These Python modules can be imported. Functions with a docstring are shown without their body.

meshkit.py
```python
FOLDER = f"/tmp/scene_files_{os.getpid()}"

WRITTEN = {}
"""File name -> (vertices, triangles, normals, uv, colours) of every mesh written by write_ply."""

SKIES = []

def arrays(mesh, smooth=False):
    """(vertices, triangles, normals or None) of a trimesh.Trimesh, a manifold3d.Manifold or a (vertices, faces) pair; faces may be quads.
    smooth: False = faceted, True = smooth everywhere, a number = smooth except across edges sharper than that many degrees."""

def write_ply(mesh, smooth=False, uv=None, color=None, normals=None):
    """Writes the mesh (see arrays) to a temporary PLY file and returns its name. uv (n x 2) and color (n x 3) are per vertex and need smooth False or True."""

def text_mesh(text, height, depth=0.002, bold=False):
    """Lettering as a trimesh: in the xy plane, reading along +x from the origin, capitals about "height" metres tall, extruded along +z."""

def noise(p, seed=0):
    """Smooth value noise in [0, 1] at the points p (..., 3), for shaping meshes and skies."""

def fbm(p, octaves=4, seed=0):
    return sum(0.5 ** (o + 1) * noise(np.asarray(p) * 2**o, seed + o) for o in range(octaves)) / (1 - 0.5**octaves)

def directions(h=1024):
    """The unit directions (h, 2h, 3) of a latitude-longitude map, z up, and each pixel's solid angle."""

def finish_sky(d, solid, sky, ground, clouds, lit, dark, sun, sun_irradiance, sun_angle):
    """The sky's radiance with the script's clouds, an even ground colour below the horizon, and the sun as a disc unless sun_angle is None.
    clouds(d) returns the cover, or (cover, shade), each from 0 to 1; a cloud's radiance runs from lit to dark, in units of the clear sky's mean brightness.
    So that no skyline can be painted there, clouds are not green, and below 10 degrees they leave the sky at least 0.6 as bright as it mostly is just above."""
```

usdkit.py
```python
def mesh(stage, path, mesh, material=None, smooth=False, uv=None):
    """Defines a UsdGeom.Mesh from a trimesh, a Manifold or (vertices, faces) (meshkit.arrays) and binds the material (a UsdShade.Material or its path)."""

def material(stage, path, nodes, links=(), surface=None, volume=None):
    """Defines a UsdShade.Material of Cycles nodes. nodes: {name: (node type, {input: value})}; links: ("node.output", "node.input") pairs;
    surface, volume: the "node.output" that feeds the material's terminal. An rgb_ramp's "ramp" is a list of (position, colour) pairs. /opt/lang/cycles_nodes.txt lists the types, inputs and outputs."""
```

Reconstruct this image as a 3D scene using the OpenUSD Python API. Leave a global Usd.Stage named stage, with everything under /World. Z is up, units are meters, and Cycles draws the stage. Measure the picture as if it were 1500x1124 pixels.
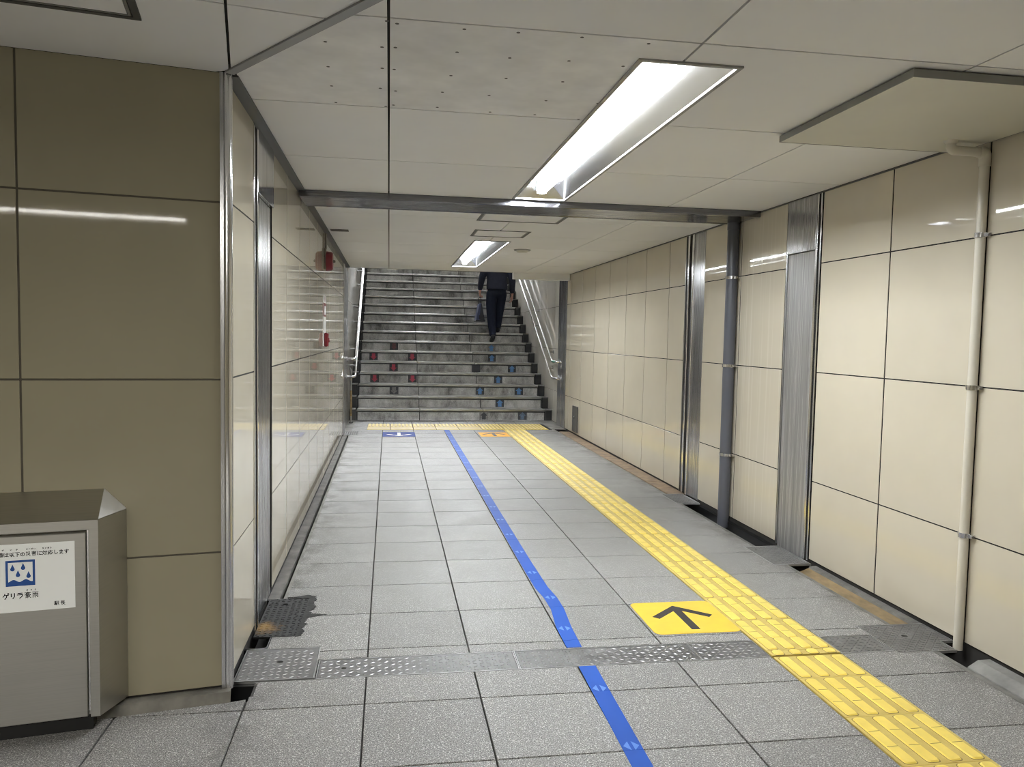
import math, random, sys
import numpy as np
import trimesh, manifold3d
from manifold3d import Manifold, CrossSection
from shapely.geometry import Polygon, LineString, box as sbox, Point
from shapely import affinity, union_all
from pxr import Usd, UsdGeom, UsdShade, UsdLux, Gf, Sdf, Vt
sys.path.insert(0, '/opt/lang')
import usdkit

random.seed(7); rng = np.random.default_rng(7)
stage = Usd.Stage.CreateInMemory()
UsdGeom.SetStageUpAxis(stage, UsdGeom.Tokens.z); UsdGeom.SetStageMetersPerUnit(stage, 1.0)
UsdGeom.Xform.Define(stage, '/World'); UsdGeom.Scope.Define(stage, '/World/Looks')

# ---------------------------------------------------------------- camera, light, exposure
F_PX, YAW, PITCH, ROLL = 1137.1, 0.1579, -0.0609, 0.0193
EYE = np.array([0.0714, -2.6225, 1.2637])
EXPOSURE = 1.30
TUBE, TUBE_CONC, TUBE_STAIR, SKY = 44.5, 33.0, 17.0, 3.0
Fv = np.array([math.sin(YAW) * math.cos(PITCH), math.cos(YAW) * math.cos(PITCH), math.sin(PITCH)])
Rv = np.cross(Fv, [0, 0, 1]); Rv /= np.linalg.norm(Rv); Uv = np.cross(Rv, Fv)
Rr = math.cos(ROLL) * Rv + math.sin(ROLL) * Uv; Ur = -math.sin(ROLL) * Rv + math.cos(ROLL) * Uv
cam = UsdGeom.Camera.Define(stage, '/World/camera')
cam.AddTransformOp().Set(Gf.Matrix4d(*Rr, 0, *Ur, 0, *(-Fv), 0, *EYE, 1))
cam.CreateHorizontalApertureAttr(36.0); cam.CreateVerticalApertureAttr(36.0 * 1124 / 1500)
cam.CreateFocalLengthAttr(36.0 * F_PX / 1500); cam.CreateClippingRangeAttr(Gf.Vec2f(0.05, 200))
cam.CreateExposureAttr(EXPOSURE)
dome = UsdLux.DomeLight.Define(stage, '/World/sky'); dome.CreateIntensityAttr(SKY); dome.CreateColorAttr(Gf.Vec3f(0.94, 0.97, 1.0))

# ---------------------------------------------------------------- helpers
used, base_of = set(), {}

def path_for(name, parent):
    par = str(parent.GetPath()) if parent is not None else '/World'
    p, k = f'{par}/{name}', 0
    while p in used:
        k += 1; p = f'{par}/{name}_{k:03d}'
    used.add(p); return p

def tagp(pr, label=None, cat=None, group=None, kind=None):
    for k, v in (('label', label), ('category', cat), ('group', group), ('kind', kind)):
        if v: pr.SetCustomDataByKey(k, v)
    return pr

def thing(name, label=None, cat=None, loc=(0, 0, 0), group=None, kind=None):
    p = path_for(name, None); x = UsdGeom.Xform.Define(stage, p)
    x.AddTranslateOp().Set(Gf.Vec3d(*map(float, loc))); base_of[p] = np.array(loc, float)
    return tagp(x.GetPrim(), label, cat, group, kind)

def as_vf(m):
    if hasattr(m, 'to_mesh'):
        q = m.to_mesh(); return np.array(q.vert_properties[:, :3], float), np.array(q.tri_verts, int)
    if isinstance(m, tuple): return np.asarray(m[0], float), np.asarray(m[1], int)
    return np.array(m.vertices, float), np.array(m.faces, int)

def obj(name, mesh, mat, parent=None, smooth=False, label=None, cat=None, group=None, kind=None):
    p = path_for(name, parent); v, f = as_vf(mesh)
    if parent is not None:
        b = base_of[str(parent.GetPath())]; base_of[p] = b; v = v - b
    m = usdkit.mesh(stage, p, (v, f), M[mat], smooth)
    return tagp(m.GetPrim(), label, cat, group, kind)

def struct(name, mesh, mat, parent=None, smooth=False):
    return obj(name, mesh, mat, parent, smooth, kind=None if parent else 'structure')

def join(ms):
    ms = [as_vf(m) for m in ms]; o, V, Fs = 0, [], []
    for v, f in ms:
        V.append(v); Fs.append(f + o); o += len(v)
    return np.vstack(V), np.vstack(Fs)

def hull(pts): return Manifold.hull_points(np.asarray(pts, np.float64))

def bx(x0, x1, y0, y1, z0, z1, c=0.0):
    """A box, all edges chamfered by c."""
    if c <= 0:
        return hull([(x, y, z) for x in (x0, x1) for y in (y0, y1) for z in (z0, z1)])
    P = []
    for sx, x in ((1, x0), (-1, x1)):
        for sy, y in ((1, y0), (-1, y1)):
            for sz, z in ((1, z0), (-1, z1)):
                P += [(x, y + sy * c, z + sz * c), (x + sx * c, y, z + sz * c), (x + sx * c, y + sy * c, z)]
    return hull(P)

def tile(x0, x1, y0, y1, z0, z1, c):
    """A slab with only its upper edge bevelled."""
    return hull([(x, y, z) for x in (x0, x1) for y in (y0, y1) for z in (z0, z1 - c)] + [(x, y, z1) for x in (x0 + c, x1 - c) for y in (y0 + c, y1 - c)])

def cs(poly):
    polys = [g for g in getattr(poly, 'geoms', [poly]) if g.geom_type == 'Polygon' and g.area > 1e-9]
    out = None
    for g in polys:
        c = CrossSection([np.array(g.exterior.coords)[:-1]] + [np.array(r.coords)[:-1] for r in g.interiors], manifold3d.FillRule.EvenOdd)
        out = c if out is None else out + c
    return out

def prism(poly, z0, z1):
    return cs(poly).extrude(z1 - z0).translate([0, 0, z0])

def placed(m, origin, ex, ey, ez):
    """Maps a mesh's own x, y, z to the axes ex, ey, ez at origin."""
    v, f = as_vf(m); return v @ np.array([ex, ey, ez], float) + np.array(origin, float), f

def tube(pts, r, n=16, bend=0.0, closed_ends=True):
    """Swept round tube through the points; bend: radius of the rounded corners."""
    pts = [np.array(p, float) for p in pts]; path = [pts[0]]
    for i in range(1, len(pts) - 1):
        a, b, c = pts[i - 1], pts[i], pts[i + 1]
        d0, d1 = (a - b) / np.linalg.norm(a - b), (c - b) / np.linalg.norm(c - b)
        if bend > 0:
            s = min(bend, .45 * np.linalg.norm(a - b), .45 * np.linalg.norm(c - b))
            for t in np.linspace(0, 1, 7):
                path.append((1 - t) ** 2 * (b + d0 * s) + 2 * t * (1 - t) * b + t * t * (b + d1 * s))
        else: path.append(b)
    path.append(pts[-1]); path = np.array(path)
    T = np.gradient(path, axis=0); T /= np.linalg.norm(T, axis=1)[:, None]
    up = np.array([0, 0, 1.0]) if abs(T[0][2]) < .9 else np.array([1.0, 0, 0])
    N = up - T[0] * (up @ T[0]); N /= np.linalg.norm(N); V, Fs = [], []
    for i in range(len(path)):
        N = N - T[i] * (N @ T[i]); N /= np.linalg.norm(N); B = np.cross(T[i], N)
        V += [path[i] + r * (math.cos(a) * N + math.sin(a) * B) for a in np.arange(n) * 2 * math.pi / n]
    for i in range(len(path) - 1):
        for k in range(n):
            a, b = i * n + k, i * n + (k + 1) % n
            Fs += [(a, b, b + n), (a, b + n, a + n)]
    if closed_ends:
        c0 = len(V); V += [path[0], path[-1]]; o = (len(path) - 1) * n
        for k in range(n):
            Fs += [(c0, (k + 1) % n, k), (c0 + 1, o + k, o + (k + 1) % n)]
    return np.array(V), np.array(Fs)

def cyl(c, axis, r, h, n=24, r2=None, c2=0.0):
    """A cylinder from c along axis by h."""
    ax = np.array(axis, float); ax /= np.linalg.norm(ax); u = np.cross(ax, [0, 0, 1.0] if abs(ax[2]) < .9 else [1.0, 0, 0]); u /= np.linalg.norm(u); w = np.cross(ax, u)
    r2 = r if r2 is None else r2; P = []
    for t, rr in ((0, r), (h - c2, r2), (h, r2 - c2)):
        P += [np.array(c) + ax * t + rr * (math.cos(a) * u + math.sin(a) * w) for a in np.arange(n) * 2 * math.pi / n]
    return hull(P)

# ---------------------------------------------------------------- materials
M = {}
def mat(name, nodes, links, surface='p.BSDF'):
    M[name] = usdkit.material(stage, '/World/Looks/' + name, nodes, links, surface=surface)

def plain(name, col, rough=.5, metal=0.0, spec=.5, vary=0.0, nscale=8.0, noise=.0, bump=0.0, bscale=60.0, coat=0.0, stretch=(1, 1, 1), detail=4):
    """Principled with a tone that wanders with noise (world space) and from object to object."""
    nd = {'g': ('geometry', {}), 'mp': ('mapping', {'scale': stretch}), 'n': ('noise_texture', {'scale': nscale, 'detail': detail, 'roughness': .6}),
          'r': ('rgb_ramp', {'ramp': [(.25, tuple(c * (1 - noise) for c in col)), (.75, tuple(min(1, c * (1 + noise)) for c in col))]}),
          'oi': ('object_info', {}), 'mr': ('map_range', {'from_min': 0, 'from_max': 1, 'to_min': 1 - vary, 'to_max': 1 + vary}),
          'mx': ('mix_color', {'blend_type': 'multiply', 'fac': 1.0}),
          'n2': ('noise_texture', {'scale': bscale, 'detail': 3}), 'b': ('bump', {'strength': bump, 'distance': .002}),
          'p': ('principled_bsdf', {'roughness': rough, 'metallic': metal, 'specular_ior_level': spec, 'coat_weight': coat})}
    lk = [('g.position', 'mp.vector'), ('mp.vector', 'n.vector'), ('n.fac', 'r.fac'), ('oi.random', 'mr.value'), ('r.color', 'mx.a'), ('mr.result', 'mx.b'), ('mx.result', 'p.base_color'), ('mp.vector', 'n2.vector')]
    if bump: lk += [('n2.fac', 'b.height'), ('b.normal', 'p.normal')]
    mat(name, nd, lk)

PANEL = (.56, .512, .41)
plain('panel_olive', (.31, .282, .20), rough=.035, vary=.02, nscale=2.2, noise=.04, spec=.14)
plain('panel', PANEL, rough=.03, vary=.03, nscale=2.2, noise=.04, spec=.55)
# panel with pale vertical water marks
mat('panel_streaked', {'g': ('geometry', {}), 'mp': ('mapping', {'scale': (26, 26, .35)}), 'n': ('noise_texture', {'scale': 1.6, 'detail': 4}),
    'r': ('rgb_ramp', {'ramp': [(.52, PANEL), (.66, (.60, .552, .455)), (.78, (.63, .59, .50))]}), 'rr': ('rgb_ramp', {'ramp': [(.45, (.03,) * 3), (.7, (.09,) * 3)]}),
    'p': ('principled_bsdf', {'specular_ior_level': .5})}, [('g.position', 'mp.vector'), ('mp.vector', 'n.vector'), ('n.fac', 'r.fac'), ('n.fac', 'rr.fac'), ('r.color', 'p.base_color'), ('rr.color', 'p.roughness')])
plain('dark_joint', (.035, .032, .028), rough=.8)
plain('joint_brown', (.085, .075, .055), rough=.8)
plain('wall_core', (.02, .018, .016), rough=.9)
plain('ceiling_board', (.78, .778, .772), rough=.6, vary=.025, nscale=1.6, noise=.03, spec=.3)
plain('ceiling_board_marked', (.78, .778, .772), rough=.6, vary=.02, nscale=5.0, noise=.13, spec=.3)
plain('ceiling_trim', (.30, .30, .295), rough=.4, metal=.6)
plain('dark_trim', (.10, .10, .10), rough=.45, metal=.4)
plain('white_frame', (.62, .62, .60), rough=.35)
plain('reflector', (.92, .93, .96), rough=.17, metal=1.0)
plain('screw', (.12, .11, .10), rough=.6)

def steel(name, col, r0, r1, stretch, streak=0.0):
    mat(name, {'g': ('geometry', {}), 'mp': ('mapping', {'scale': stretch}), 'n': ('noise_texture', {'scale': 1.0, 'detail': 5, 'roughness': .65}),
        'rr': ('rgb_ramp', {'ramp': [(.3, (r0,) * 3), (.7, (r1,) * 3)]}),
        'r': ('rgb_ramp', {'ramp': [(.3, tuple(c * (1 - streak) for c in col)), (.58, col), (.72, tuple(min(1, c * (1 + 1.3 * streak)) for c in col))]}),
        'b': ('bump', {'strength': .02, 'distance': .002}), 'p': ('principled_bsdf', {'metallic': 1.0})},
        [('g.position', 'mp.vector'), ('mp.vector', 'n.vector'), ('n.fac', 'rr.fac'), ('rr.color', 'p.roughness'), ('n.fac', 'r.fac'), ('r.color', 'p.base_color'), ('n.fac', 'b.height'), ('b.normal', 'p.normal')])
steel('steel_vertical', (.50, .50, .51), .16, .30, (90, 90, 1.2))
steel('steel_bright', (.74, .74, .75), .08, .2, (60, 60, 1.0))
steel('steel_horizontal', (.23, .23, .25), .12, .24, (1.5, 60, 60))
steel('steel_cabinet', (.50, .49, .455), .34, .38, (4, 4, 900))
steel('steel_satin', (.78, .78, .78), .42, .5, (20, 20, 20))
steel('steel_rail', (.60, .60, .60), .14, .2, (8, 8, 8))
steel('nosing_steel', (.42, .42, .41), .26, .34, (3, 9, 9))
# stainless column with pale dried water runs over it
mat('steel_runs', {'g': ('geometry', {}), 'mp': ('mapping', {'scale': (75, 75, .6)}), 'n': ('noise_texture', {'scale': 1.2, 'detail': 6, 'roughness': .7, 'distortion': .6}),
    'rr': ('rgb_ramp', {'ramp': [(.4, (.33,) * 3), (.65, (.5,) * 3)]}), 'r': ('rgb_ramp', {'ramp': [(.30, (.36, .36, .36)), (.55, (.42, .42, .42)), (.59, (.68, .68, .67)), (.63, (.44, .44, .44)), (.8, (.46, .46, .46))]}),
    'b': ('bump', {'strength': .0, 'distance': .003}), 'p': ('principled_bsdf', {'metallic': .75})},
    [('g.position', 'mp.vector'), ('mp.vector', 'n.vector'), ('n.fac', 'rr.fac'), ('rr.color', 'p.roughness'), ('n.fac', 'r.fac'), ('r.color', 'p.base_color'), ('n.fac', 'b.height'), ('b.normal', 'p.normal')])
# worn checker plate
def plate_mat(name, a, b, metal=.8, rough=(.3, .5)):
    mat(name, {'g': ('geometry', {}), 'n': ('noise_texture', {'scale': 9, 'detail': 5, 'roughness': .65}), 'r': ('rgb_ramp', {'ramp': [(.3, a), (.7, b)]}),
        'rr': ('rgb_ramp', {'ramp': [(.3, (rough[0],) * 3), (.7, (rough[1],) * 3)]}), 'p': ('principled_bsdf', {'metallic': metal})},
        [('g.position', 'n.vector'), ('n.fac', 'r.fac'), ('n.fac', 'rr.fac'), ('r.color', 'p.base_color'), ('rr.color', 'p.roughness')])
plate_mat('checker_plate', (.095, .094, .092), (.17, .168, .165), metal=.4, rough=(.4, .55))
plate_mat('checker_bump', (.30, .298, .295), (.46, .455, .45), metal=.6, rough=(.3, .42))
plate_mat('plate_dull', (.10, .10, .097), (.20, .197, .19), metal=.4, rough=(.45, .65))
# wet dark plate with a rusty ochre spot where water drips
mat('plate_wet', {'g': ('geometry', {}), 'n': ('noise_texture', {'scale': 26, 'detail': 5, 'roughness': .7}), 'd': ('vector_math', {'math_type': 'distance', 'vector2': (-.445, .75, 0)}),
    'a': ('math', {'math_type': 'multiply_add', 'value2': .16, 'value3': -.08}), 's': ('math', {'math_type': 'add'}),
    'm': ('map_range', {'from_min': .015, 'from_max': .075, 'to_min': .8, 'to_max': 0, 'clamp': True}), 'w': ('rgb_ramp', {'ramp': [(.3, (.010, .010, .010)), (.7, (.034, .034, .034))]}),
    'o': ('mix_color', {'b': (.26, .155, .05)}), 'p': ('principled_bsdf', {'roughness': .55, 'specular_ior_level': .2})},
    [('g.position', 'n.vector'), ('g.position', 'd.vector1'), ('n.fac', 'a.value1'), ('d.value', 's.value1'), ('a.value', 's.value2'), ('s.value', 'm.value'), ('n.fac', 'w.fac'), ('w.color', 'o.a'), ('m.result', 'o.fac'), ('o.result', 'p.base_color')])
plain('wet_mortar', (.026, .026, .025), spec=.2, rough=.6, nscale=30, noise=.35, bump=.4, bscale=120)
# granite-chip floor tile; grime gathers along the two gutters
mat('floor_tile', {'g': ('geometry', {}), 'n': ('noise_texture', {'scale': 230, 'detail': 3, 'roughness': .75}), 'v': ('voronoi_texture', {'scale': 230, 'randomness': 1}),
    'r': ('rgb_ramp', {'ramp': [(.37, (.07, .068, .065)), (.5, (.21, .205, .197)), (.63, (.38, .372, .358))]}),
    'sv': ('separate_color', {'color_type': 'rgb'}), 'vl': ('math', {'math_type': 'greater_than', 'value2': .80}), 'vd': ('math', {'math_type': 'less_than', 'value2': .45}), 'vm': ('math', {'math_type': 'multiply'}),
    'fl': ('mix_color', {'b': (.50, .49, .47)}), 'oi': ('object_info', {}), 'mr': ('map_range', {'from_min': 0, 'from_max': 1, 'to_min': .93, 'to_max': 1.07}), 'mx': ('mix_color', {'blend_type': 'multiply', 'fac': 1.0}),
    'sx': ('separate_xyz', {}), 'n3': ('noise_texture', {'scale': 5, 'detail': 5, 'roughness': .7}),
    'x4': ('math', {'math_type': 'add', 'value2': .40}), 'x5': ('math', {'math_type': 'absolute'}), 'xl': ('map_range', {'from_min': 0, 'from_max': .18, 'to_min': .62, 'to_max': 0, 'clamp': True}), 'xr': ('map_range', {'from_min': 2.12, 'from_max': 2.32, 'to_min': 0, 'to_max': .62, 'clamp': True}),
    'xa': ('math', {'math_type': 'add'}), 'gn': ('map_range', {'from_min': .42, 'from_max': .62, 'to_min': 0, 'to_max': 1, 'clamp': True}), 'gm': ('math', {'math_type': 'multiply'}),
    'dm': ('mix_color', {'b': (.075, .07, .065)}), 'rr': ('map_range', {'from_min': .3, 'from_max': .7, 'to_min': .44, 'to_max': .6}),
    'b': ('bump', {'strength': .12, 'distance': .0015}), 'p': ('principled_bsdf', {'specular_ior_level': .22})},
    [('g.position', 'n.vector'), ('g.position', 'v.vector'), ('n.fac', 'r.fac'), ('v.color', 'sv.color'), ('sv.r', 'vl.value1'), ('v.distance', 'vd.value1'), ('vl.value', 'vm.value1'), ('vd.value', 'vm.value2'), ('r.color', 'fl.a'), ('vm.value', 'fl.fac'),
     ('oi.random', 'mr.value'), ('fl.result', 'mx.a'), ('mr.result', 'mx.b'), ('g.position', 'sx.vector'), ('sx.x', 'x4.value1'), ('x4.value', 'x5.value1'), ('x5.value', 'xl.value'), ('sx.x', 'xr.value'), ('xl.result', 'xa.value1'), ('xr.result', 'xa.value2'),
     ('g.position', 'n3.vector'), ('n3.fac', 'gn.value'), ('gn.result', 'gm.value1'), ('xa.value', 'gm.value2'), ('mx.result', 'dm.a'), ('gm.value', 'dm.fac'), ('dm.result', 'p.base_color'), ('n3.fac', 'rr.value'), ('rr.result', 'p.roughness'), ('n.fac', 'b.height'), ('b.normal', 'p.normal')])
plain('grout', (.045, .043, .04), rough=.9)
plain('cement', (.21, .205, .19), rough=.8, nscale=7, noise=.4, bump=.3)
plain('cement_plinth', (.15, .142, .12), rough=.8, nscale=10, noise=.5, bump=.3)
plain('cement_dirty', (.135, .13, .118), rough=.75, nscale=9, noise=.45, bump=.3)
plain('channel_black', (.012, .012, .012), rough=.25)
plain('ochre_edge', (.22, .155, .075), rough=.6, nscale=9, noise=.5, stretch=(1, .6, 3))
plain('brown_edge', (.22, .15, .09), rough=.65, nscale=8, noise=.45)
mat('yellow_block', {'g': ('geometry', {}), 'n': ('noise_texture', {'scale': 14, 'detail': 5, 'roughness': .65}), 'r': ('rgb_ramp', {'ramp': [(.3, (.46, .33, .075)), (.7, (.60, .455, .13))]}), 'p': ('principled_bsdf', {'roughness': .42})},
    [('g.position', 'n.vector'), ('n.fac', 'r.fac'), ('r.color', 'p.base_color')])
plain('yellow_bar', (.78, .60, .12), rough=.38, nscale=10, noise=.1)
plain('yellow_cut', (.22, .16, .04), rough=.7)
plain('blue_tape', (.020, .080, .36), spec=.12, rough=.55, nscale=4, noise=.06)
plain('blue_tape_mark', (.11, .22, .56), spec=.12, rough=.55)
plain('sign_yellow', (.80, .50, .045), rough=.4, nscale=12, noise=.06)
plain('sign_orange', (.80, .40, .07), spec=.1, rough=.6, nscale=12, noise=.06)
plain('sign_blue', (.03, .06, .25), spec=.1, rough=.6)
plain('sign_black', (.022, .02, .02), rough=.5)
plain('sign_white', (.80, .80, .80), rough=.5)
plain('paper', (.90, .92, .91), rough=.5, nscale=3, noise=.015)
plain('ink', (.012, .012, .013), rough=.5)
plain('ink_blue', (.012, .075, .30), rough=.45)
plain('pipe_cream', (.62, .585, .50), rough=.28)
plain('pipe_grey', (.095, .10, .12), rough=.28)
plain('tray', (.56, .545, .47), rough=.45, nscale=3, noise=.04)
plain('tray_edge', (.27, .27, .25), rough=.35, metal=.5)
# stair stone with dark run-down stains
def stone(name, a, b, c):
    mat(name, {'g': ('geometry', {}), 'mp': ('mapping', {'scale': (1, 1, .55)}), 'n': ('noise_texture', {'scale': 3.4, 'detail': 7, 'roughness': .72}), 'r': ('rgb_ramp', {'ramp': [(.33, a), (.47, b), (.62, c), (.75, tuple(x * 1.15 for x in c))]}),
        'n2': ('noise_texture', {'scale': 90, 'detail': 2}), 'm2': ('map_range', {'from_min': .3, 'from_max': .7, 'to_min': .85, 'to_max': 1.15}), 'mx': ('mix_color', {'blend_type': 'multiply', 'fac': 1.0}),
        'oi': ('object_info', {}), 'mr': ('map_range', {'from_min': 0, 'from_max': 1, 'to_min': .85, 'to_max': 1.12}), 'mx2': ('mix_color', {'blend_type': 'multiply', 'fac': 1.0}), 'p': ('principled_bsdf', {'roughness': .5})},
        [('g.position', 'mp.vector'), ('mp.vector', 'n.vector'), ('n.fac', 'r.fac'), ('g.position', 'n2.vector'), ('n2.fac', 'm2.value'), ('r.color', 'mx.a'), ('m2.result', 'mx.b'), ('oi.random', 'mr.value'), ('mx.result', 'mx2.a'), ('mr.result', 'mx2.b'), ('mx2.result', 'p.base_color')])
stone('stair_stone', (.075, .072, .068), (.32, .315, .30), (.52, .515, .50))
plain('curb_rubber', (.028, .029, .03), rough=.5, nscale=9, noise=.4)
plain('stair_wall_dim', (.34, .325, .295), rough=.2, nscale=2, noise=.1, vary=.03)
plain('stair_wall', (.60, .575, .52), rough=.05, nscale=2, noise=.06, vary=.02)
plain('decal_dark', (.04, .042, .048), rough=.6)
plain('decal_blue', (.085, .21, .45), rough=.5, nscale=20, noise=.15)
plain('decal_blue_faded', (.10, .15, .22), rough=.6, nscale=40, noise=.4)
plain('decal_red', (.42, .045, .075), rough=.5, nscale=25, noise=.2)
plain('decal_red_faded', (.13, .05, .055), rough=.6, nscale=60, noise=.6)
plain('decal_grey', (.19, .185, .18), rough=.6, nscale=60, noise=.5)
plain('alarm_red', (.19, .012, .018), rough=.3)
plain('alarm_grey', (.18, .16, .13), rough=.5)
plain('jacket', (.033, .037, .058), rough=.85, nscale=30, noise=.15, spec=.2)
plain('trousers', (.018, .023, .042), rough=.85, nscale=30, noise=.15, spec=.2)
plain('shoe', (.007, .008, .013), rough=.35)
plain('skin', (.48, .25, .19), rough=.5)
plain('hair', (.012, .010, .009), rough=.5)
plain('shirt', (.65, .65, .66), rough=.8)
plain('bag_navy', (.040, .054, .14), rough=.55, nscale=12, noise=.2)
plain('bag_dark', (.010, .012, .022), rough=.5)
plain('brass', (.55, .50, .40), rough=.3, metal=1.0)
plain('green_label', (.02, .17, .13), rough=.5)
plain('landing', (.30, .295, .285), rough=.6)
def lamp(name, e, col):
    mat(name, {'e': ('emission', {'color': col, 'strength': e})}, [], surface='e.emission')
lamp('lamp_white', TUBE, (.93, .97, 1.0)); lamp('lamp_far', TUBE * .76, (.93, .97, 1.0)); lamp('lamp_dim', TUBE_CONC, (1.0, .97, .90)); lamp('lamp_stair', TUBE_STAIR, (.95, .98, 1.0))

# ---------------------------------------------------------------- dimensions
XL, XR, H = -.478, 2.476, 2.112
YEND = 7.70                                   # ceiling stops here, stairwell behind
YST, RISE, TREAD, NST = 8.85, .1645, .305, 24
TH = .1718; A0 = np.array([-.5, .105]); DV = np.array([-math.cos(TH), -math.sin(TH)]); NV = np.array([math.sin(TH), -math.cos(TH)])
def fw(u, d, z): return np.array([*(A0 + DV * u + NV * d), z])          # along the front wall, out of it, up
EXF, EYF, EZF = np.array([-DV[0], -DV[1], 0]), np.array([0, 0, 1.0]), np.array([*NV, 0])
def fbox(u0, u1, d0, d1, z0, z1, c=0.0):
    return placed(bx(-u1, -u0, z0, z1, d0, d1, c), fw(0, 0, 0), EXF, EYF, EZF)
def fpoly(us, d0=-3, d1=3): return Polygon([A0 + DV * u + NV * d for u, d in us])

# ---------------------------------------------------------------- floor
YG = [.4674 + .4013 * k for k in range(22)]
YLOW = [0.0 - .4 * k for k in range(6)]
floor = thing('floor', kind='structure')
corr = Polygon([(-.395, -7.2), (2.296, -7.2), (2.296, 8.85), (-.395, 8.85)])
conc_pl = Polygon([A0 + DV * u + NV * d for u, d in ((-.30, .020), (-.045, .046), (5, .075), (5, 8), (-.30, 8))])
floor_all = union_all([corr, conc_pl]).intersection(sbox(-4.2, -7.2, 2.296, 8.85))
plates_cut = union_all([sbox(-.478, .222, -.187, .516), sbox(-.187, .215, 2.142, .387), sbox(2.142, .19, 2.3, .492), sbox(2.275, 3.02, 2.3, 3.38), sbox(2.235, 1.41, 2.3, 1.80), sbox(-.478, .635, -.29, 1.13), sbox(-.46, .10, -.383, .205), sbox(-.6, .10, -.395, 9)])
slab_area = floor_all.union(sbox(-.5, 6.9, -.39, 8.85)).union(sbox(2.2, 7.75, 2.52, 8.85)).difference(union_all([sbox(-.479, .10, -.40, 7.1)]))
struct('slab', prism(slab_area, -.20, -.009), 'grout', floor)
struct('landing_edge', prism(union_all([sbox(2.296, 7.75, 2.52, 8.86), sbox(-.50, 7.1, -.395, 8.86)]), -.02, -.001), 'cement', floor)
ROWS = [(-.4 * (k + 1), -.4 * k) for k in range(18)][::-1] + [(0.0, .215), (.387, YG[0])] + list(zip(YG[:-1], YG[1:]))
ROWS = [(a, min(b, 8.85)) for a, b in ROWS if a < 8.8]
tact = sbox(1.600, -2.5, 1.902, 8.36).union(sbox(-.205, 7.67, 2.28, 8.36))
g = .003
far_tiles = []
for k in range(-9, 6):
    x0, x1 = .4 * k, .4 * (k + 1)
    if k == -1: x0 = -.395 - g
    if k == 4: x0, x1 = 1.902, 2.298
    if k == 5:
        x0, x1 = 1.6, 1.902
    for (y0, y1) in ROWS:
        if k == 5 and y1 < 8.45: continue
        if k == 5: y0 = max(y0, 8.36)
        cell = sbox(x0 + g, y0 + g, x1 - g, y1 - g)
        if k == -1 and y0 < -.05: cell = sbox(-.4 + g, y0 + g, -g, y1 - g)
        if k < -1 and y1 > .4: continue
        r = cell.intersection(floor_all).difference(plates_cut).difference(tact.buffer(.001, join_style=2))
        if r.area < 2e-4: continue
        full = abs(r.area - cell.area) < 1e-6
        b = r.bounds
        m = tile(b[0], b[2], b[1], b[3], -.02, 0, .0012) if full else prism(r, -.02, 0)
        if (k < -4) or y1 < -1.5: far_tiles.append(m)
        else: struct('floor_tile', m, 'floor_tile', floor)
ft = struct('floor_tile_field', join(far_tiles), 'floor_tile', floor); ft.SetCustomDataByKey('kind', 'stuff')

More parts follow.
